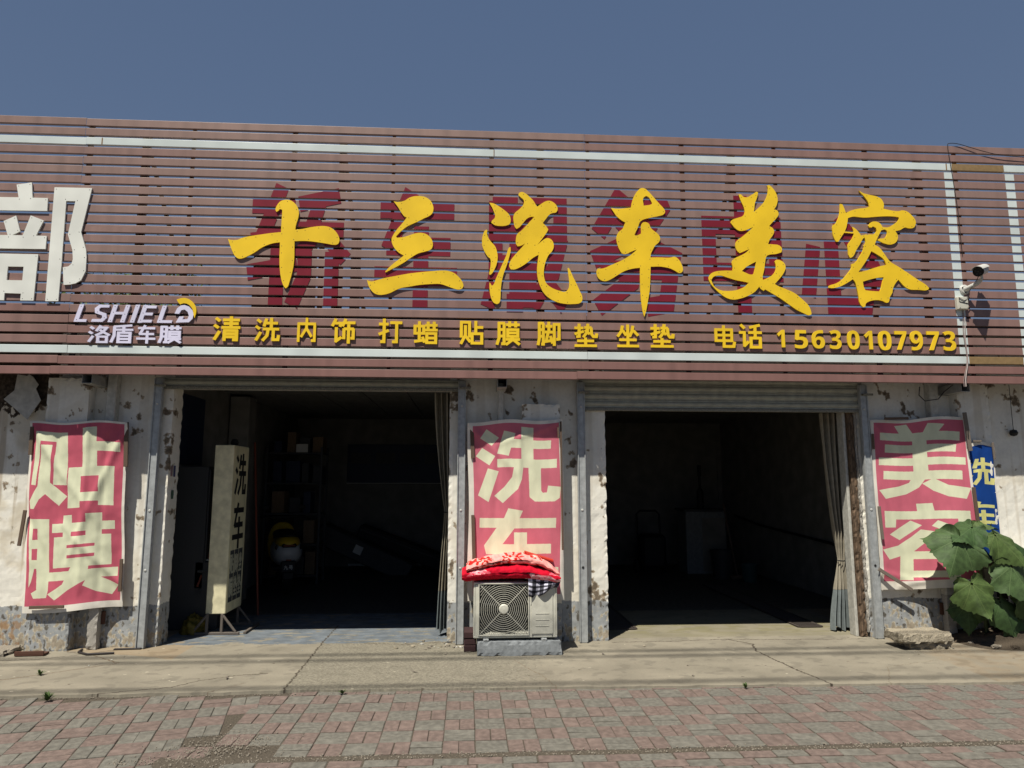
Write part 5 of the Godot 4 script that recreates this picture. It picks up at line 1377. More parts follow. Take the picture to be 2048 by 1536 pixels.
func left_garage():
	# printed dark board on the back wall
	var t := thing("wall_poster", "dark blue printed board with small pictures on the left bay's back wall", "poster", Vector3(-1.30, 1.50, -6.30))
	part(t, "panel", box(Vector3(1.95, 0.72, 0.02), 0.003), M.dark_blue, Vector3(0, 0.40, 0))
	for i in 4: part(t, "picture", box(Vector3(0.36, 0.20, 0.004), 0.0), M.grey_dark, Vector3(-0.72 + i * 0.46, 0.50, 0.013))
	part(t, "white_edge", box(Vector3(1.95, 0.012, 0.022), 0.0), M.paper, Vector3(0, 0.03, 0.002))
	single("wall_poster", "dark glossy poster of a car on the left wall inside the left bay", "poster", box(Vector3(0.012, 0.80, 0.80), 0.002), M.dark_blue, Vector3(-3.224, 2.15, -1.20))
	t = thing("steel_cabinet", "tall black cabinet against the left wall of the left bay", "cabinet", Vector3(-3.02, 0, -1.15))
	part(t, "carcass", box(Vector3(0.40, 1.72, 0.80), 0.006), M.grey_dark, Vector3(0, 0.86, 0))
	for z in [-0.2, 0.2]: 
		var dd := part(t, "door", box(Vector3(0.018, 1.66, 0.385), 0.004), M.grey_dark, Vector3(0.21, 0.86, z))
		part(dd, "handle", box(Vector3(0.014, 0.12, 0.015), 0.003), M.galv, Vector3(0.016, 0.0, -0.14 * signf(z)))
	# shelf rack with boxes along the left wall, deeper in
	t = thing("shelf_rack", "dark shelving rack deep in the left bay behind the scooter", "shelf", Vector3(-2.72, 0, -4.3))
	for x in [-0.42, 0.42]:
		for z in [-0.22, 0.22]: part(t, "post", box(Vector3(0.035, 2.1, 0.035), 0.002), M.grey_dark, Vector3(x, 1.05, z))
	for k in 5: part(t, "shelf_board", box(Vector3(0.86, 0.025, 0.46), 0.002), M.grey_dark, Vector3(0, 0.12 + k * 0.47, 0))
	var stuffn := 0
	for k in 5:
		var x := -0.34
		while x < 0.30:
			var w := rng.randf_range(0.10, 0.22); var hh := rng.randf_range(0.14, 0.36)
			single("storage_box", "dark carton standing on the shelving rack in the left bay", "carton", box(Vector3(w, hh, 0.3), 0.004), [M.grey_dark, M.dark_blue, M.carton][rng.randi() % 3], Vector3(-2.72 + x + w / 2, 0.134 + k * 0.47 + hh / 2, -4.3), "cartons on the rack")
			x += w + rng.randf_range(0.02, 0.10)
	single("notice_card", "small white notice card on the shelving rack", "card", box(Vector3(0.18, 0.13, 0.006), 0.001), M.paper, Vector3(-2.60, 2.08, -4.04))
	# two long cases leaning across each other by the back wall
	for q in [["long grey case with a white label lying slanted by the back wall", Vector3(-1.75, 0.36, -5.3), -0.42, Vector3(1.7, 0.34, 0.5), "grey_dark"], ["long black case leaning behind the grey one", Vector3(-1.05, 0.34, -5.85), -0.36, Vector3(1.9, 0.28, 0.4), "black"]]:
		var cs := thing("long_case", q[0], "case", q[1])
		part(cs, "shell", box(q[3], 0.02), M[q[4]], Vector3.ZERO, Basis(Vector3.BACK, q[2]))
		part(cs, "lid_rim", box(Vector3(q[3].x * 0.98, 0.03, q[3].z + 0.012), 0.004), M.grey_dark, Vector3(0, 0.06, 0), Basis(Vector3.BACK, q[2]))
		if q[4] == "grey_dark": part(cs, "label", box(Vector3(0.14, 0.14, 0.003), 0.0), M.paper, Basis(Vector3.BACK, q[2]) * Vector3(-0.1, 0.02, q[3].z / 2 + 0.009), Basis(Vector3.BACK, q[2]))
	single("skirting_strip", "thin pale strip along the foot of the left bay's back wall", "strip", box(Vector3(2.2, 0.04, 0.012), 0.002), M.paper, Vector3(-1.1, 0.03, -6.31))
	single("red_pole", "red-brown pole leaning behind the cream box sign", "pole", tube([Vector3(-2.42, 0.02, -1.45), Vector3(-2.72, 2.05, -2.0)], 0.014, 8), M.red_pole)
	single("red_pole", "short reddish pole leaning by the black cabinet", "pole", tube([Vector3(-2.86, 0.45, -0.72), Vector3(-2.70, 1.25, -1.0)], 0.012, 8), M.red_pole)
	# crumpled yellow tarp on the floor by the jamb
	var rb := thing("yellow_tarp", "crumpled dark yellow tarp heaped by the left jamb", "tarp", Vector3(-2.80, 0.0, -0.42))
	part(rb, "cloth", sheet(36, 24, func(u: float, v: float):
		var a := u * TAU; var r := sin(v * PI * 0.5)
		var k := 1.0 + 0.7 * (nb(u * 512, v * 150) - 0.5)
		return Vector3(cos(a) * 0.17 * r * k, 0.20 * cos(v * PI * 0.5) * k + 0.05 * absf(sin(a * 3.0 + v * 7.0)) * (1.0 - v), sin(a) * 0.22 * r * k)), M.bag, Vector3(-0.05, 0.0, -0.24), Basis.from_scale(Vector3(0.72, 0.7, 0.8)))
	single("white_tray", "white plastic tray on the cabinet side near the left jamb", "tray", boxes([[Vector3(0, 0, 0), Vector3(0.22, 0.015, 0.3)], [Vector3(0.105, 0.05, 0), Vector3(0.012, 0.09, 0.3)], [Vector3(-0.105, 0.05, 0), Vector3(0.012, 0.09, 0.3)]]), M.plastic_white, Vector3(-2.78, 0.72, -0.92))
	single("small_crate", "dark crate carrying the white tray", "crate", boxes([[Vector3(0, 0.35, 0), Vector3(0.26, 0.70, 0.34)], [Vector3(0, 0.60, 0.172), Vector3(0.2, 0.03, 0.01)]], 0.008), M.grey_dark, Vector3(-2.78, 0.005, -0.92))
	scooter()
func ellipsoid(rx: float, ry: float, rz: float, px := 1.0, cut := 1.0) -> ArrayMesh:
	return sheet(28, 18, func(u: float, v: float):
		var a := TAU * u; var b := PI * (v * cut)
		var s := pow(absf(sin(b)), 0.8); var c := cos(b)
		return Vector3(signf(cos(a)) * pow(absf(cos(a)), px) * rx * s, c * ry, signf(sin(a)) * pow(absf(sin(a)), px) * rz * s))
func scooter():
	var t := thing("electric_scooter", "yellow and white electric scooter parked tail-out in the left bay", "scooter", Vector3(-2.56, 0.0, -3.20), "", 0.34)
	var wm := func(z: float, nm: String):
		var w := part(t, nm, lathe([[0.16, -0.05], [0.21, -0.045], [0.235, 0.0], [0.21, 0.045], [0.16, 0.05]], 28, Basis(Vector3.BACK, PI / 2)), M.black, Vector3(0, 0.236, z))
		part(w, "rim", lathe([[0.0, -0.035], [0.16, -0.04], [0.16, 0.04], [0.0, 0.035]], 24, Basis(Vector3.BACK, PI / 2)), M.galv)
	wm.call(0.12, "rear_wheel"); wm.call(-1.02, "front_wheel")
	part(t, "tail_fairing", ellipsoid(0.215, 0.20, 0.42, 0.8), M.scooter_white, Vector3(0, 0.58, -0.05))
	part(t, "tail_cover", ellipsoid(0.175, 0.12, 0.40, 0.8), M.scooter_yellow, Vector3(0, 0.705, -0.04))
	part(t, "seat", ellipsoid(0.17, 0.075, 0.40, 0.7), M.black, Vector3(0, 0.80, -0.22))
	part(t, "grab_bar", tube([Vector3(-0.17, 0.77, -0.1), Vector3(-0.16, 0.80, 0.20), Vector3(0, 0.815, 0.27), Vector3(0.16, 0.80, 0.20), Vector3(0.17, 0.77, -0.1)], 0.014, 8), M.black)
	var lamp := part(t, "tail_lamp", box(Vector3(0.20, 0.055, 0.05), 0.018), M.black, Vector3(0, 0.685, 0.335))
	part(lamp, "lens", box(Vector3(0.15, 0.025, 0.02), 0.006), M.red_pole, Vector3(0, 0, 0.022))
	part(t, "mudguard", boxes([[Vector3(0, 0.40, 0.32), Vector3(0.20, 0.16, 0.05)], [Vector3(0, 0.28, 0.36), Vector3(0.15, 0.10, 0.03)]], 0.015), M.black)
	part(t, "reflector", box(Vector3(0.07, 0.02, 0.01), 0.002), M.red_pole, Vector3(0, 0.49, 0.35))
	var st := begin()
	for q in [["九", -0.062, 0.0], ["号", 0.004, 0.06]]:
		for s in in_rect(q[0], [q[1] * 1000.0, 360, q[1] * 1000.0 + 58.0, 420], 13.0, 0.9): plate_into(st, s[0], s[1], 0.346, 0.349)
	part(t, "plate_lettering", st.commit(), M.plastic_white)
	part(t, "leg_shield", ellipsoid(0.21, 0.31, 0.09, 0.8), M.scooter_yellow, Vector3(0, 0.64, -0.78))
	part(t, "inner_panel", ellipsoid(0.16, 0.22, 0.06, 0.8), M.scooter_yellow, Vector3(0, 0.66, -0.72))
	part(t, "footboard", box(Vector3(0.30, 0.07, 0.5), 0.02), M.grey_dark, Vector3(0, 0.32, -0.52))
	part(t, "fork", tube([Vector3(0, 0.24, -1.02), Vector3(0, 0.70, -0.86), Vector3(0, 1.0, -0.78)], 0.03, 10), M.black)
	var hb := part(t, "handlebar", tube([Vector3(-0.33, 1.03, -0.70), Vector3(-0.15, 1.02, -0.78), Vector3(0.15, 1.02, -0.78), Vector3(0.33, 1.03, -0.70)], 0.016, 8), M.black)
	for s in [-1, 1]: part(hb, "mirror", ellipsoid(0.06, 0.04, 0.012), M.black, Vector3(0.26 * s, 1.17, -0.74))
	for s in [-1, 1]: part(t, "turn_signal", ellipsoid(0.018, 0.035, 0.03), M.black, Vector3(0.165 * s, 0.66, 0.26))

func right_garage():
	# iron gratings over the two floor drains
	for q in [[3.72, -2.05, 0.26, 3.1, "right drain grating of the right bay, running back from the door"], [1.66, -2.05, 0.30, 3.1, "left drain grating of the right bay beside the jamb"]]:
		var g := thing("drain_grating", q[4], "drain grating", Vector3(q[0], 0.004, q[1]), "drain gratings")
		part(g, "channel_shade_sheet", box(Vector3(q[2], 0.004, q[3]), 0.0), M.black, Vector3(0, 0.0, 0))  # flat black sheet, painted shade in place of a hollow below the bars
		part(g, "frame", boxes([[Vector3(-q[2] / 2, 0.007, 0), Vector3(0.025, 0.012, q[3])], [Vector3(q[2] / 2, 0.007, 0), Vector3(0.025, 0.012, q[3])], [Vector3(0, 0.0075, q[3] / 2), Vector3(q[2] - 0.027, 0.012, 0.025)]], 0.002), M.iron)
		var n := int(q[3] / 0.06)
		var mesh := box(Vector3(q[2] - 0.028, 0.010, 0.015), 0.002)
		for k in n - 1: part(g, "bar", mesh, M.iron, Vector3(0, 0.0085, q[3] / 2 - 0.06 - k * 0.06))
	var t := thing("shelf_rack", "dark wire rack of bottles at the left of the right bay", "shelf", Vector3(1.95, 0, -4.6))
	for x in [-0.3, 0.3]:
		for z in [-0.2, 0.2]: part(t, "post", box(Vector3(0.03, 1.75, 0.03), 0.002), M.grey_dark, Vector3(x, 0.875, z))
	for k in 4: part(t, "shelf_board", box(Vector3(0.62, 0.02, 0.42), 0.002), M.grey_dark, Vector3(0, 0.15 + k * 0.45, 0))
	var bm := lathe([[0.0, 0.0], [0.045, 0.0], [0.045, 0.15], [0.018, 0.19], [0.018, 0.23], [0.0, 0.23]], 12)
	for k in 3:
		for i in 5:
			single("bottle", "dark bottle standing on the wire rack in the right bay", "bottle", bm, [M.black, M.grey_dark, M.dark_blue][(i + k) % 3], Vector3(1.72 + i * 0.115, 0.161 + k * 0.45, -4.52 + 0.05 * (i % 2)), "bottles on the rack")
	t = thing("pressure_washer", "black pressure washer with handle near the back wall", "pressure washer", Vector3(3.15, 0.0, -4.9))
	part(t, "body", box(Vector3(0.42, 0.55, 0.4), 0.05), M.black, Vector3(0, 0.40, 0))
	part(t, "handle", tube([Vector3(-0.2, 0.6, -0.15), Vector3(-0.2, 1.0, -0.2), Vector3(-0.14, 1.06, -0.2), Vector3(0.14, 1.06, -0.2), Vector3(0.2, 1.0, -0.2), Vector3(0.2, 0.6, -0.15)], 0.018, 8), M.black)
	for x in [-0.24, 0.24]: part(t, "wheel", lathe([[0.0, -0.03], [0.11, -0.03], [0.13, 0.0], [0.11, 0.03], [0.0, 0.03]], 20, Basis(Vector3.BACK, PI / 2)), M.black, Vector3(x, 0.132, -0.1))
	t = thing("low_cabinet", "low grey cabinet with tools standing at the back of the right bay", "cabinet", Vector3(4.15, 0.0, -5.1))
	part(t, "carcass", box(Vector3(0.7, 1.05, 0.5), 0.01), M.cabinet, Vector3(-0.05, 0.53, 0))
	part(t, "top", box(Vector3(0.76, 0.04, 0.54), 0.006), M.grey_dark, Vector3(-0.05, 1.075, 0))
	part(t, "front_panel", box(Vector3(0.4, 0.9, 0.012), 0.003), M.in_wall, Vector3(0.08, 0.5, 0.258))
	single("pump_bottle", "tall dark dispenser on top of the low grey cabinet", "bottle", lathe([[0.0, 0.0], [0.06, 0.0], [0.06, 0.3], [0.02, 0.36], [0.02, 0.55], [0.035, 0.56], [0.035, 0.75], [0.0, 0.76]], 14), M.black, Vector3(4.1, 1.10, -5.1))
	single("bucket", "large dark bucket in front of the low cabinet", "bucket", lathe([[0.0, 0.0], [0.15, 0.0], [0.19, 0.42], [0.20, 0.42], [0.20, 0.45], [0.18, 0.45], [0.14, 0.03], [0.0, 0.03]], 24), M.grey_dark, Vector3(4.2, 0.003, -4.4))
	single("bucket", "small teal bucket beside the large dark one", "bucket", lathe([[0.0, 0.0], [0.10, 0.0], [0.13, 0.26], [0.14, 0.26], [0.14, 0.28], [0.12, 0.28], [0.09, 0.02], [0.0, 0.02]], 24), mat(lin(0.03, 0.07, 0.07), 0.5), Vector3(4.45, 0.003, -3.9))
	single("mop", "mop handle leaning from the bucket against the cabinet", "mop", boxes([[Vector3(0, 0.6, 0), Vector3(0.025, 1.2, 0.025)], [Vector3(0, 0.02, 0), Vector3(0.22, 0.06, 0.1)]], 0.006), M.wood, Vector3(4.35, 0.03, -4.15), "", Basis(Vector3.BACK, 0.16))
	single("wall_hose", "dark hose slung along the right wall of the right bay", "hose", tube([Vector3(4.9, 0.95, -5.6), Vector3(4.9, 0.85, -4.6), Vector3(4.91, 0.80, -3.6), Vector3(4.91, 0.74, -2.2), Vector3(4.91, 0.60, -1.6)], 0.02, 8), M.black)
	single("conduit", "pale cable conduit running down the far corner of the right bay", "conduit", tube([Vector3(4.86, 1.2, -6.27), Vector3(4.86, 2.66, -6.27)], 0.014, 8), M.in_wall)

func leaf_image() -> Image:
	var im := Image.create(256, 256, false, Image.FORMAT_RGB8)
	for y in 256:
		for x in 256:
			var k := 0.80 + 0.38 * nb(x * 2.3, y * 2.3) + 0.14 * (nf(x * 2, y * 2) - 0.5)
			im.set_pixel(x, y, Color(0.250 * k, 0.325 * k, 0.195 * k))
	var base := Vector2(128, 66)   # where the stalk joins
	var veins := [[0.0, 185.0], [0.62, 150.0], [-0.62, 150.0], [1.25, 120.0], [-1.25, 120.0], [2.0, 85.0], [-2.0, 85.0]]
	for v in veins:
		var d := Vector2(sin(v[0]), cos(v[0]))
		var n := d.orthogonal()
		fill(im, PackedVector2Array([base - n * 1.7, base + n * 1.7, base + d * v[1] + n * 0.5, base + d * v[1] - n * 0.5]), Color(0.33, 0.40, 0.26))
		for k in range(1, 7):
			for s in [-1, 1]:
				var p: Vector2 = base + d * v[1] * k / 7.0
				var e := d.rotated(s * 0.85)
				var m := e.orthogonal()
				var l: float = 34.0 * (1.0 - k / 9.0)
				fill(im, PackedVector2Array([p - m * 1.0, p + m * 1.0, p + e * l + m * 0.4, p + e * l - m * 0.4]), Color(0.285, 0.36, 0.22))
	return im
func leaf_mesh(seed_: float, fold: float, droop: float) -> ArrayMesh:
	# broad lobed leaf in the xy plane: stalk at the origin, tip at (0, 1), face towards +z
	var half := [[0.0, -0.02], [0.06, -0.16], [0.17, -0.25], [0.30, -0.24], [0.42, -0.14], [0.50, 0.02], [0.56, 0.16], [0.66, 0.24], [0.60, 0.36], [0.52, 0.46], [0.44, 0.56], [0.34, 0.64], [0.26, 0.74], [0.16, 0.84], [0.07, 0.93], [0.0, 1.02]]
	var rim := []
	for p in half: rim.append(Vector2(p[0], p[1]))
	for i in range(half.size() - 2, 0, -1): rim.append(Vector2(-half[i][0] * (1.0 + 0.06 * sin(i + seed_)), half[i][1]))
	var fine := []
	for i in rim.size():
		var a: Vector2 = rim[i]; var b: Vector2 = rim[(i + 1) % rim.size()]
		for k in 3:
			var q := a.lerp(b, k / 3.0)
			fine.append(q * (1.0 + 0.022 * sin(i * 2.1 + k * 2.3 + seed_) + (0.02 if k == 0 else -0.012)))
	var m := fine.size()
	return sheet(m, 9, func(u: float, v: float):
		var q: Vector2 = fine[int(round(u * m)) % m] * v
		var ang := atan2(q.x, q.y)
		var z := fold * absf(q.x) - droop * q.length_squared() - 0.10 * absf(q.x) * q.length()
		z += 0.045 * cos(ang * 5.0) * v * v + 0.10 * sin(ang * 3.0 + seed_) * v * v * v + 0.04 * sin(ang * 9.0 + seed_ * 3.0) * v * v * v + 0.03 * (nb(q.x * 150 + seed_ * 50, q.y * 150) - 0.5)
		return Vector3(q.x, q.y, z))
func plant_corner():
	var im := leaf_image()
	var kinds := []
	for k in [Color(1, 1, 1), Color(0.88, 0.92, 0.90), Color(1.05, 1.02, 0.93)]:
		var lm := painted(im, 0.62)
		lm.albedo_color = k
		lm.backlight = Color(0.16, 0.20, 0.09)
		kinds.append(lm)
	var t := thing("broad_leaved_plant", "tall green plant with broad drooping leaves before the right banner", "plant", Vector3(5.13, 0.06, 0.27))
	var o := -t.position
	var stalk := [Vector3(5.15, 0.0, 0.25), Vector3(5.13, 0.35, 0.27), Vector3(5.105, 0.70, 0.30), Vector3(5.085, 1.02, 0.33), Vector3(5.07, 1.15, 0.35)]
	part(t, "stem", tube(stalk, [0.018, 0.016, 0.014, 0.011, 0.006], 8), M.stem, o)
	# [joint, tip, facing, width, stem height]
	var leaves := [
		[Vector3(4.80, 1.02, 0.46), Vector3(4.60, 0.69, 0.58), Vector3(-0.10, 0.62, 0.78), 1.12, 0.95],
		[Vector3(4.98, 1.12, 0.40), Vector3(4.70, 1.00, 0.50), Vector3(-0.1, 0.85, 0.5), 0.95, 1.05],
		[Vector3(5.16, 1.05, 0.46), Vector3(5.36, 0.78, 0.60), Vector3(0.1, 0.6, 0.8), 0.95, 0.98],
		[Vector3(5.25, 1.03, 0.38), Vector3(5.56, 0.92, 0.46), Vector3(0.1, 0.8, 0.6), 0.85, 0.95],
		[Vector3(5.255, 0.76, 0.52), Vector3(5.37, 0.40, 0.66), Vector3(0.05, 0.5, 0.85), 0.98, 0.70],
		[Vector3(4.835, 0.60, 0.52), Vector3(4.90, 0.28, 0.64), Vector3(-0.2, 0.45, 0.85), 0.98, 0.58],
		[Vector3(5.15, 0.42, 0.46), Vector3(5.22, 0.12, 0.56), Vector3(0.0, 0.4, 0.9), 0.92, 0.40],
		[Vector3(4.89, 0.38, 0.36), Vector3(4.86, 0.10, 0.42), Vector3(-0.3, 0.35, 0.85), 0.95, 0.33],
		[Vector3(5.24, 0.16, 0.48), Vector3(5.28, -0.01, 0.52), Vector3(0.0, 0.5, 0.85), 0.8, 0.18],
		[Vector3(5.42, 0.50, 0.42), Vector3(5.60, 0.25, 0.55), Vector3(0.2, 0.5, 0.8), 1.0, 0.48],
		[Vector3(5.36, 0.28, 0.40), Vector3(5.45, 0.05, 0.50), Vector3(0.2, 0.5, 0.8), 1.0, 0.30],
		[Vector3(5.06, 1.17, 0.36), Vector3(5.22, 1.13, 0.46), Vector3(0.0, 0.9, 0.4), 0.7, 1.13],
		[Vector3(5.02, 1.08, 0.40), Vector3(5.03, 0.93, 0.48), Vector3(0.0, 0.5, 0.8), 0.7, 1.07]]
	for i in leaves.size():
		var l = leaves[i]
		var y: Vector3 = l[1] - l[0]
		var len_ := y.length()
		var yn := y / len_
		var xn := yn.cross(l[2]).normalized()
		var zn := xn.cross(yn)
		var bs := Basis(xn * len_ * l[3], y, zn * len_)
		var lf := part(t, "leaf", leaf_planar(float(i) * 1.7, rng.randf_range(-0.28, -0.12), rng.randf_range(0.08, 0.22)), kinds[[0, 1, 2, 1, 0, 2, 1, 1, 0, 2, 1, 2, 0][i]], o + l[0], bs)
		var root := stalk_at(stalk, l[4])
		part(lf, "leaf_stalk", tube([Vector3.ZERO, bs.inverse() * (((l[0] + root) / 2 + Vector3(0, 0.03, 0.02)) - l[0]), bs.inverse() * (root - l[0])], 0.012, 6), M.stem)
	# heap of dry soil at its foot
	var soil := thing("soil_heap", "heap of dry brown soil at the foot of the plant", "soil", Vector3(5.3, 0, 0.3))
	part(soil, "earth", sheet(60, 30, func(u: float, v: float):
		var x := lerpf(-0.52, 0.9, u); var z := lerpf(-0.29, 0.42, v)
		var e := clampf(1.0 - pow(absf((x - 0.2) / 0.72), 3.0), 0.0, 1.0) * clampf((0.40 + 0.16 * x - z) / 0.30, 0.0, 1.0)
		return Vector3(x, -0.02 + e * (0.09 + 0.10 * nb(u * 260, v * 160) + 0.05 * (nb(u * 1500, v * 900) - 0.5)), z)), M.dirt)
	for i in 46:
		var x := rng.randf_range(4.80, 5.6); var z := 0.20 + (x - 4.85) * 0.35 + rng.randf_range(-0.10, 0.30)
		var s := rng.randf_range(0.010, 0.035)
		single("clod", "small clod of dry earth lying round the plant's foot", "clod", rough_block(Vector3(-s, -s * 0.5, -s * 0.8), Vector3(s, s * 0.5, s * 0.8), s * 0.5, s * 0.3, s * 0.5, 200 + i), M.dirt if i % 3 else M.rubble, Vector3(x, s * 0.4 + 0.01, z), "clods of earth", Basis(Vector3.UP, rng.randf() * 6.0))
	# broken stone slab on the concrete
	var sl := thing("stone_slab", "thick broken stone slab lying on the concrete by the right pier", "stone", Vector3(4.33, 0.0, 0.42))
	part(sl, "slab", rough_block(Vector3(-0.265, 0.058, -0.15), Vector3(0.255, 0.148, 0.15), 0.022, 0.016, 0.036, 90), M.stone, Vector3.ZERO, Basis(Vector3.UP, 0.05))
	part(sl, "under_stone", rough_block(Vector3(-0.16, 0.0, -0.10), Vector3(0.26, 0.058, 0.12), 0.03, 0.012, 0.03, 91), M.stone, Vector3(0.0, 0.0, 0.0))
	# second outdoor unit, seen from its coil side behind the leaves
	t = thing("outdoor_unit", "white outdoor unit with square wire guard behind the plant at far right", "outdoor unit", Vector3(5.78, 0.10, 0.18))
	part(t, "casing", boxes([[Vector3(0, 0.73, 0), Vector3(0.86, 0.03, 0.34)], [Vector3(0, 0.02, 0), Vector3(0.86, 0.04, 0.34)], [Vector3(-0.415, 0.37, 0.15), Vector3(0.03, 0.66, 0.04)], [Vector3(0.415, 0.37, 0), Vector3(0.03, 0.66, 0.34)]], 0.008), M.plastic_white)
	part(t, "coil", box(Vector3(0.80, 0.66, 0.28), 0.0), M.black, Vector3(0, 0.37, -0.01))
	var stg := begin()
	for k in 11: bevel_into(stg, Vector3(0, 0.06 + k * 0.062, 0.165), Vector3(0.80, 0.008, 0.006), 0.0)
	for k in 7: bevel_into(stg, Vector3(-0.38 + k * 0.127, 0.37, 0.171), Vector3(0.010, 0.64, 0.006), 0.0)
	for k in 11: bevel_into(stg, Vector3(-0.424, 0.06 + k * 0.062, -0.02), Vector3(0.006, 0.008, 0.28), 0.0)
	part(t, "wire_guard", stg.commit(), M.plastic_white)
	for x in [-0.3, 0.3]: part(t, "foot", box(Vector3(0.06, 0.10, 0.3), 0.004), M.rubble, Vector3(x, -0.05, 0))
func leaf_planar(seed_: float, fold: float, droop: float) -> ArrayMesh:
	# the leaf with texture coordinates laid flat over it
	var src := leaf_mesh(seed_, fold, droop)
	var a := src.surface_get_arrays(0)
	var uv := PackedVector2Array()
	for p in a[Mesh.ARRAY_VERTEX]: uv.append(Vector2(0.5 + p.x * 0.66, 0.258 + p.y * 0.70))
	a[Mesh.ARRAY_TEX_UV] = uv
	var m := ArrayMesh.new()
	m.add_surface_from_arrays(Mesh.PRIMITIVE_TRIANGLES, a)
	return m
func stalk_at(s: Array, y: float) -> Vector3:
	for i in s.size() - 1:
		if y <= s[i + 1].y: return s[i].lerp(s[i + 1], clampf((y - s[i].y) / (s[i + 1].y - s[i].y), 0.0, 1.0))
	return s[-1]

func weed(at: Vector3, label: String, n: int, size: float):
	var st := begin()
	for i in n:
		var a := rng.randf() * TAU; var l := size * rng.randf_range(0.5, 1.1); var tilt := rng.randf_range(0.3, 1.2)
		var d := Vector3(cos(a) * sin(tilt), cos(tilt), sin(a) * sin(tilt)); var s := Vector3(-sin(a), 0, cos(a)) * l * 0.14
		var mid := d * l * 0.6 + Vector3(0, l * 0.10, 0)
		tri(st, -s * 0.4, s * 0.4, mid + s, Vector3.UP); tri(st, -s * 0.4, mid + s, mid - s, Vector3.UP); tri(st, mid - s, mid + s, d * l, Vector3.UP)
	single("weed", label, "weed", st.commit(), M.weed, at, "weeds at the joints")
func small_things():
	weed(Vector3(-3.02, -0.012, 1.60), "tuft of green weed at the concrete edge on the left", 46, 0.065)
	weed(Vector3(-3.45, 0.0, 0.95), "tiny weed in the crack at far left", 24, 0.05)
	weed(Vector3(-0.92, -0.012, 1.56), "small weed at the edge of the coarse concrete", 24, 0.045)
	weed(Vector3(2.15, -0.012, 1.60), "small weed at the concrete edge before the right bay", 20, 0.045)
	single("broken_slab", "broken edge of old whitish concrete at far left foot of the wall", "concrete slab", rough_block(Vector3(-0.5, 0.0, -0.14), Vector3(0.32, 0.045, 0.16), 0.03, 0.012, 0.04, 95), M.rubble, Vector3(-4.45, 0.0, 0.17))
	single("brick_stack", "dark red bricks stacked behind the concrete block beside the rail", "bricks", boxes([[Vector3(0, 0.03, 0), Vector3(0.11, 0.055, 0.24)], [Vector3(0.004, 0.09, 0), Vector3(0.11, 0.055, 0.23)], [Vector3(-0.003, 0.15, 0), Vector3(0.105, 0.055, 0.24)]], 0.004), M.brick_red, Vector3(0.035, 0.0, 0.26))
	single("rusty_plate", "rusty iron plate lying on the ground at far left", "iron plate", boxes([[Vector3(0, 0.012, 0), Vector3(0.25, 0.018, 0.10)], [Vector3(0, 0.03, 0.045), Vector3(0.25, 0.03, 0.012)]], 0.003), M.rust, Vector3(-3.92, 0.002, 0.27), "", Basis(Vector3.UP, 0.05))
	single("hasp_bar", "bent dark iron bar lying at the foot of the left downpipe", "iron bar", tube([Vector3(-3.56, 0.012, 0.12), Vector3(-3.54, 0.012, 0.22), Vector3(-3.42, 0.012, 0.31), Vector3(-3.38, 0.014, 0.31), Vector3(-3.20, 0.012, 0.27)], 0.010, 6), M.steel_dark)
	single("foot_strip", "flat dark strip at the foot of the leftmost guide rail", "iron strip", box(Vector3(0.24, 0.012, 0.03), 0.002), M.steel_dark, Vector3(-3.16, 0.008, 0.10), "", Basis(Vector3.UP, 0.06))
	single("switch_plate", "green framed sticker on the jamb of the left bay", "sticker", boxes([[Vector3(0, 0, 0), Vector3(0.002, 0.085, 0.05)], [Vector3(0.002, 0.0, 0), Vector3(0.002, 0.05, 0.028)]], 0.0), mat(lin(0.05, 0.10, 0.07), 0.6), Vector3(-2.934, 1.43, -0.11))
	single("sticker", "pale pinkish sticker on the left jamb", "sticker", boxes([[Vector3(0, 0, 0.03), Vector3(0.002, 0.10, 0.04)]], 0.0), mat(lin(0.25, 0.16, 0.17), 0.6), Vector3(-2.934, 1.66, -0.09))
	single("sticker", "dark blue sticker beside the pale one on the left jamb", "sticker", boxes([[Vector3(0, 0, 0), Vector3(0.002, 0.11, 0.04)]], 0.0), mat(lin(0.06, 0.06, 0.14), 0.6), Vector3(-2.934, 1.66, -0.125))
	# crumbled concrete at the right jamb of the left bay
	for i in 60:
		var s := rng.randf_range(0.005, 0.022)
		var at := Vector3(rng.randfn(-0.28, 0.22), s * 0.35, rng.randfn(0.06, 0.10))
		if i > 34: at = Vector3(rng.randf_range(-4.3, 5.2), s * 0.3, rng.randf_range(0.12, 1.45))
		if i > 34: s *= 0.6
		if at.z < 0.03 and at.x > -0.2: at.z = 0.10
		if at.z < 0.16 and at.z > -0.02 and absf(at.x + 0.065) < 0.08: at.z = 0.2
		single("rubble_bit", "small bit of broken concrete lying on the ground", "rubble", rough_block(Vector3(-s, -s * 0.4, -s * 0.7), Vector3(s, s * 0.4, s * 0.7), s * 0.7, s * 0.25, s * 0.4, 300 + i), [M.rubble, M.stone, M.pipe][i % 3], at, "bits of broken concrete", Basis(Vector3.UP, rng.randf() * 6.0))
	for q in [[0.02, 0.40], [-0.42, 1.05], [1.25, 0.55], [-1.9, 1.15]]:
		single("dry_leaf", "curled dry brown leaf lying on the concrete", "dry leaf", sheet(4, 4, func(u: float, v: float): return Vector3((u - 0.5) * 0.06, 0.006 + 0.012 * absf(u - 0.5), (v - 0.5) * 0.018 * sin(PI * clampf(u, 0.08, 0.92)))), M.stand, Vector3(q[0], 0.001, q[1]), "dry leaves", Basis(Vector3.UP, q[0] * 9.0))
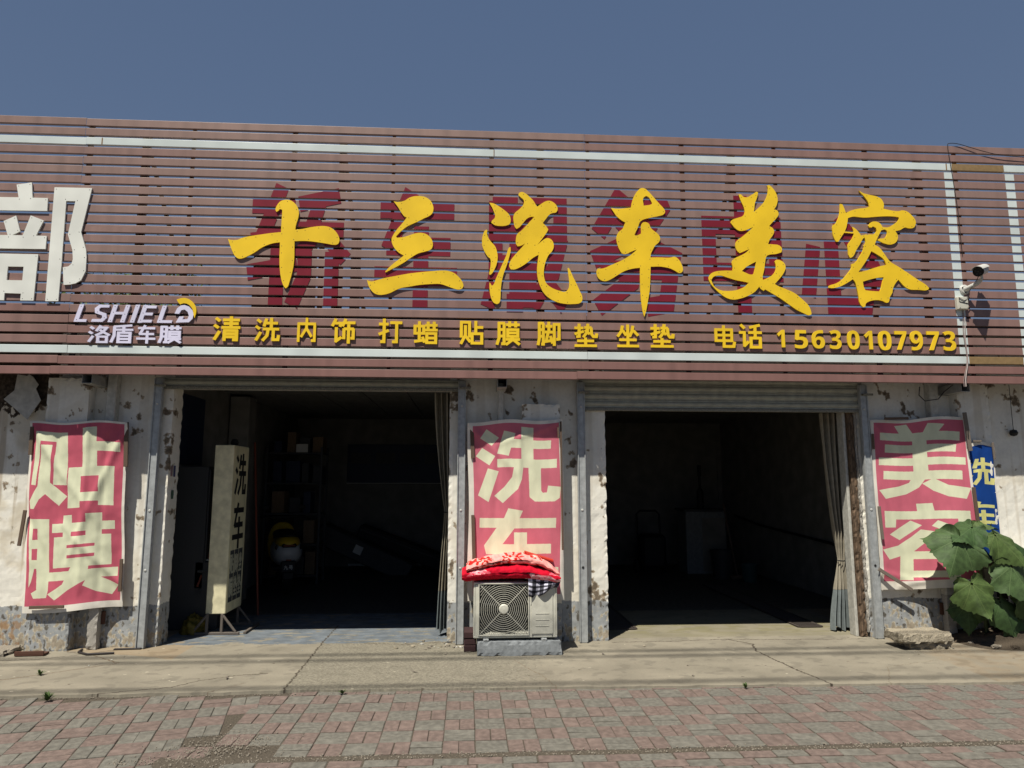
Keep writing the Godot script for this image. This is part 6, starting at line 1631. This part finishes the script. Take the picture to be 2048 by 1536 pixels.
	# overhead service lines across the street
	for q in [[0.42, 12.4, 0.026], [0.62, 12.7, 0.028], [1.43, 13.2, 0.030]]:
		var z: float = q[0] + 0.45 * q[1]
		var pts := []
		for k in 25:
			var x := lerpf(-24.0, 24.0, k / 24.0)
			pts.append(Vector3(x, q[1] + 0.0006 * x * x, z))
		single("overhead_line", ["nearest to the wall of the overhead cables above the street", "middle one of the overhead cables above the street", "thickest overhead cable farthest from the wall"][int(q[1] > 12.5) + int(q[1] > 13.0)], "cable", tube(pts, q[2], 6), M.black, Vector3.ZERO, "overhead cables")

func tree(label: String, at: Vector3, height: float, spread: float, seed_: int):
	rng.seed = seed_
	var t := thing("leafy_tree", label, "tree", at, "trees behind the building")
	var trunk := [Vector3(0, 0, 0), Vector3(0.08, height * 0.25, 0.05), Vector3(-0.05, height * 0.5, 0), Vector3(0.05, height * 0.8, 0.05)]
	part(t, "trunk", tube(trunk, [0.20, 0.16, 0.11, 0.04], 9), M.bark)
	var st := begin()
	var lv := begin()
	for k in 16:
		var a := TAU * k / 16.0 * 3.0 + rng.randf(); var y := lerpf(0.38, 0.82, k / 15.0) * height
		var tip := Vector3(cos(a) * spread * rng.randf_range(0.4, 0.9), y + height * rng.randf_range(0.04, 0.2), sin(a) * spread * rng.randf_range(0.4, 0.9))
		tube_into(st, [Vector3(0, y * 0.92, 0), tip * Vector3(0.5, 1, 0.5), tip], [0.05, 0.035, 0.012], 6)
		for c in 5:
			var cc := tip.lerp(Vector3(0, y, 0), rng.randf() * 0.6) + Vector3(rng.randfn(0, 0.3), rng.randfn(0, 0.3), rng.randfn(0, 0.3))
			for l in 70:
				var p := cc + Vector3(rng.randfn(0, 0.28), rng.randfn(0, 0.22), rng.randfn(0, 0.28))
				var d := Vector3(rng.randf() - 0.5, rng.randf() - 0.6, rng.randf() - 0.5).normalized() * 0.11
				var e := d.cross(Vector3(rng.randf() - 0.5, rng.randf() - 0.5, rng.randf() - 0.5)).normalized() * 0.035
				tri(lv, p, p + d * 0.5 + e, p + d, Vector3.UP); tri(lv, p, p + d, p + d * 0.5 - e, Vector3.UP)
	part(t, "limbs", st.commit(), M.bark)
	part(t, "crown", lv.commit(), M.leafage)
func backdrop():
	tree("leafy tree behind the roof at left, glimpsed between the slats", Vector3(-7.4, 0, -9.0), 6.6, 2.2, 501)
	tree("lower leafy tree behind the roof at right, glimpsed between the slats", Vector3(6.6, 0, -10.0), 5.6, 2.6, 502)
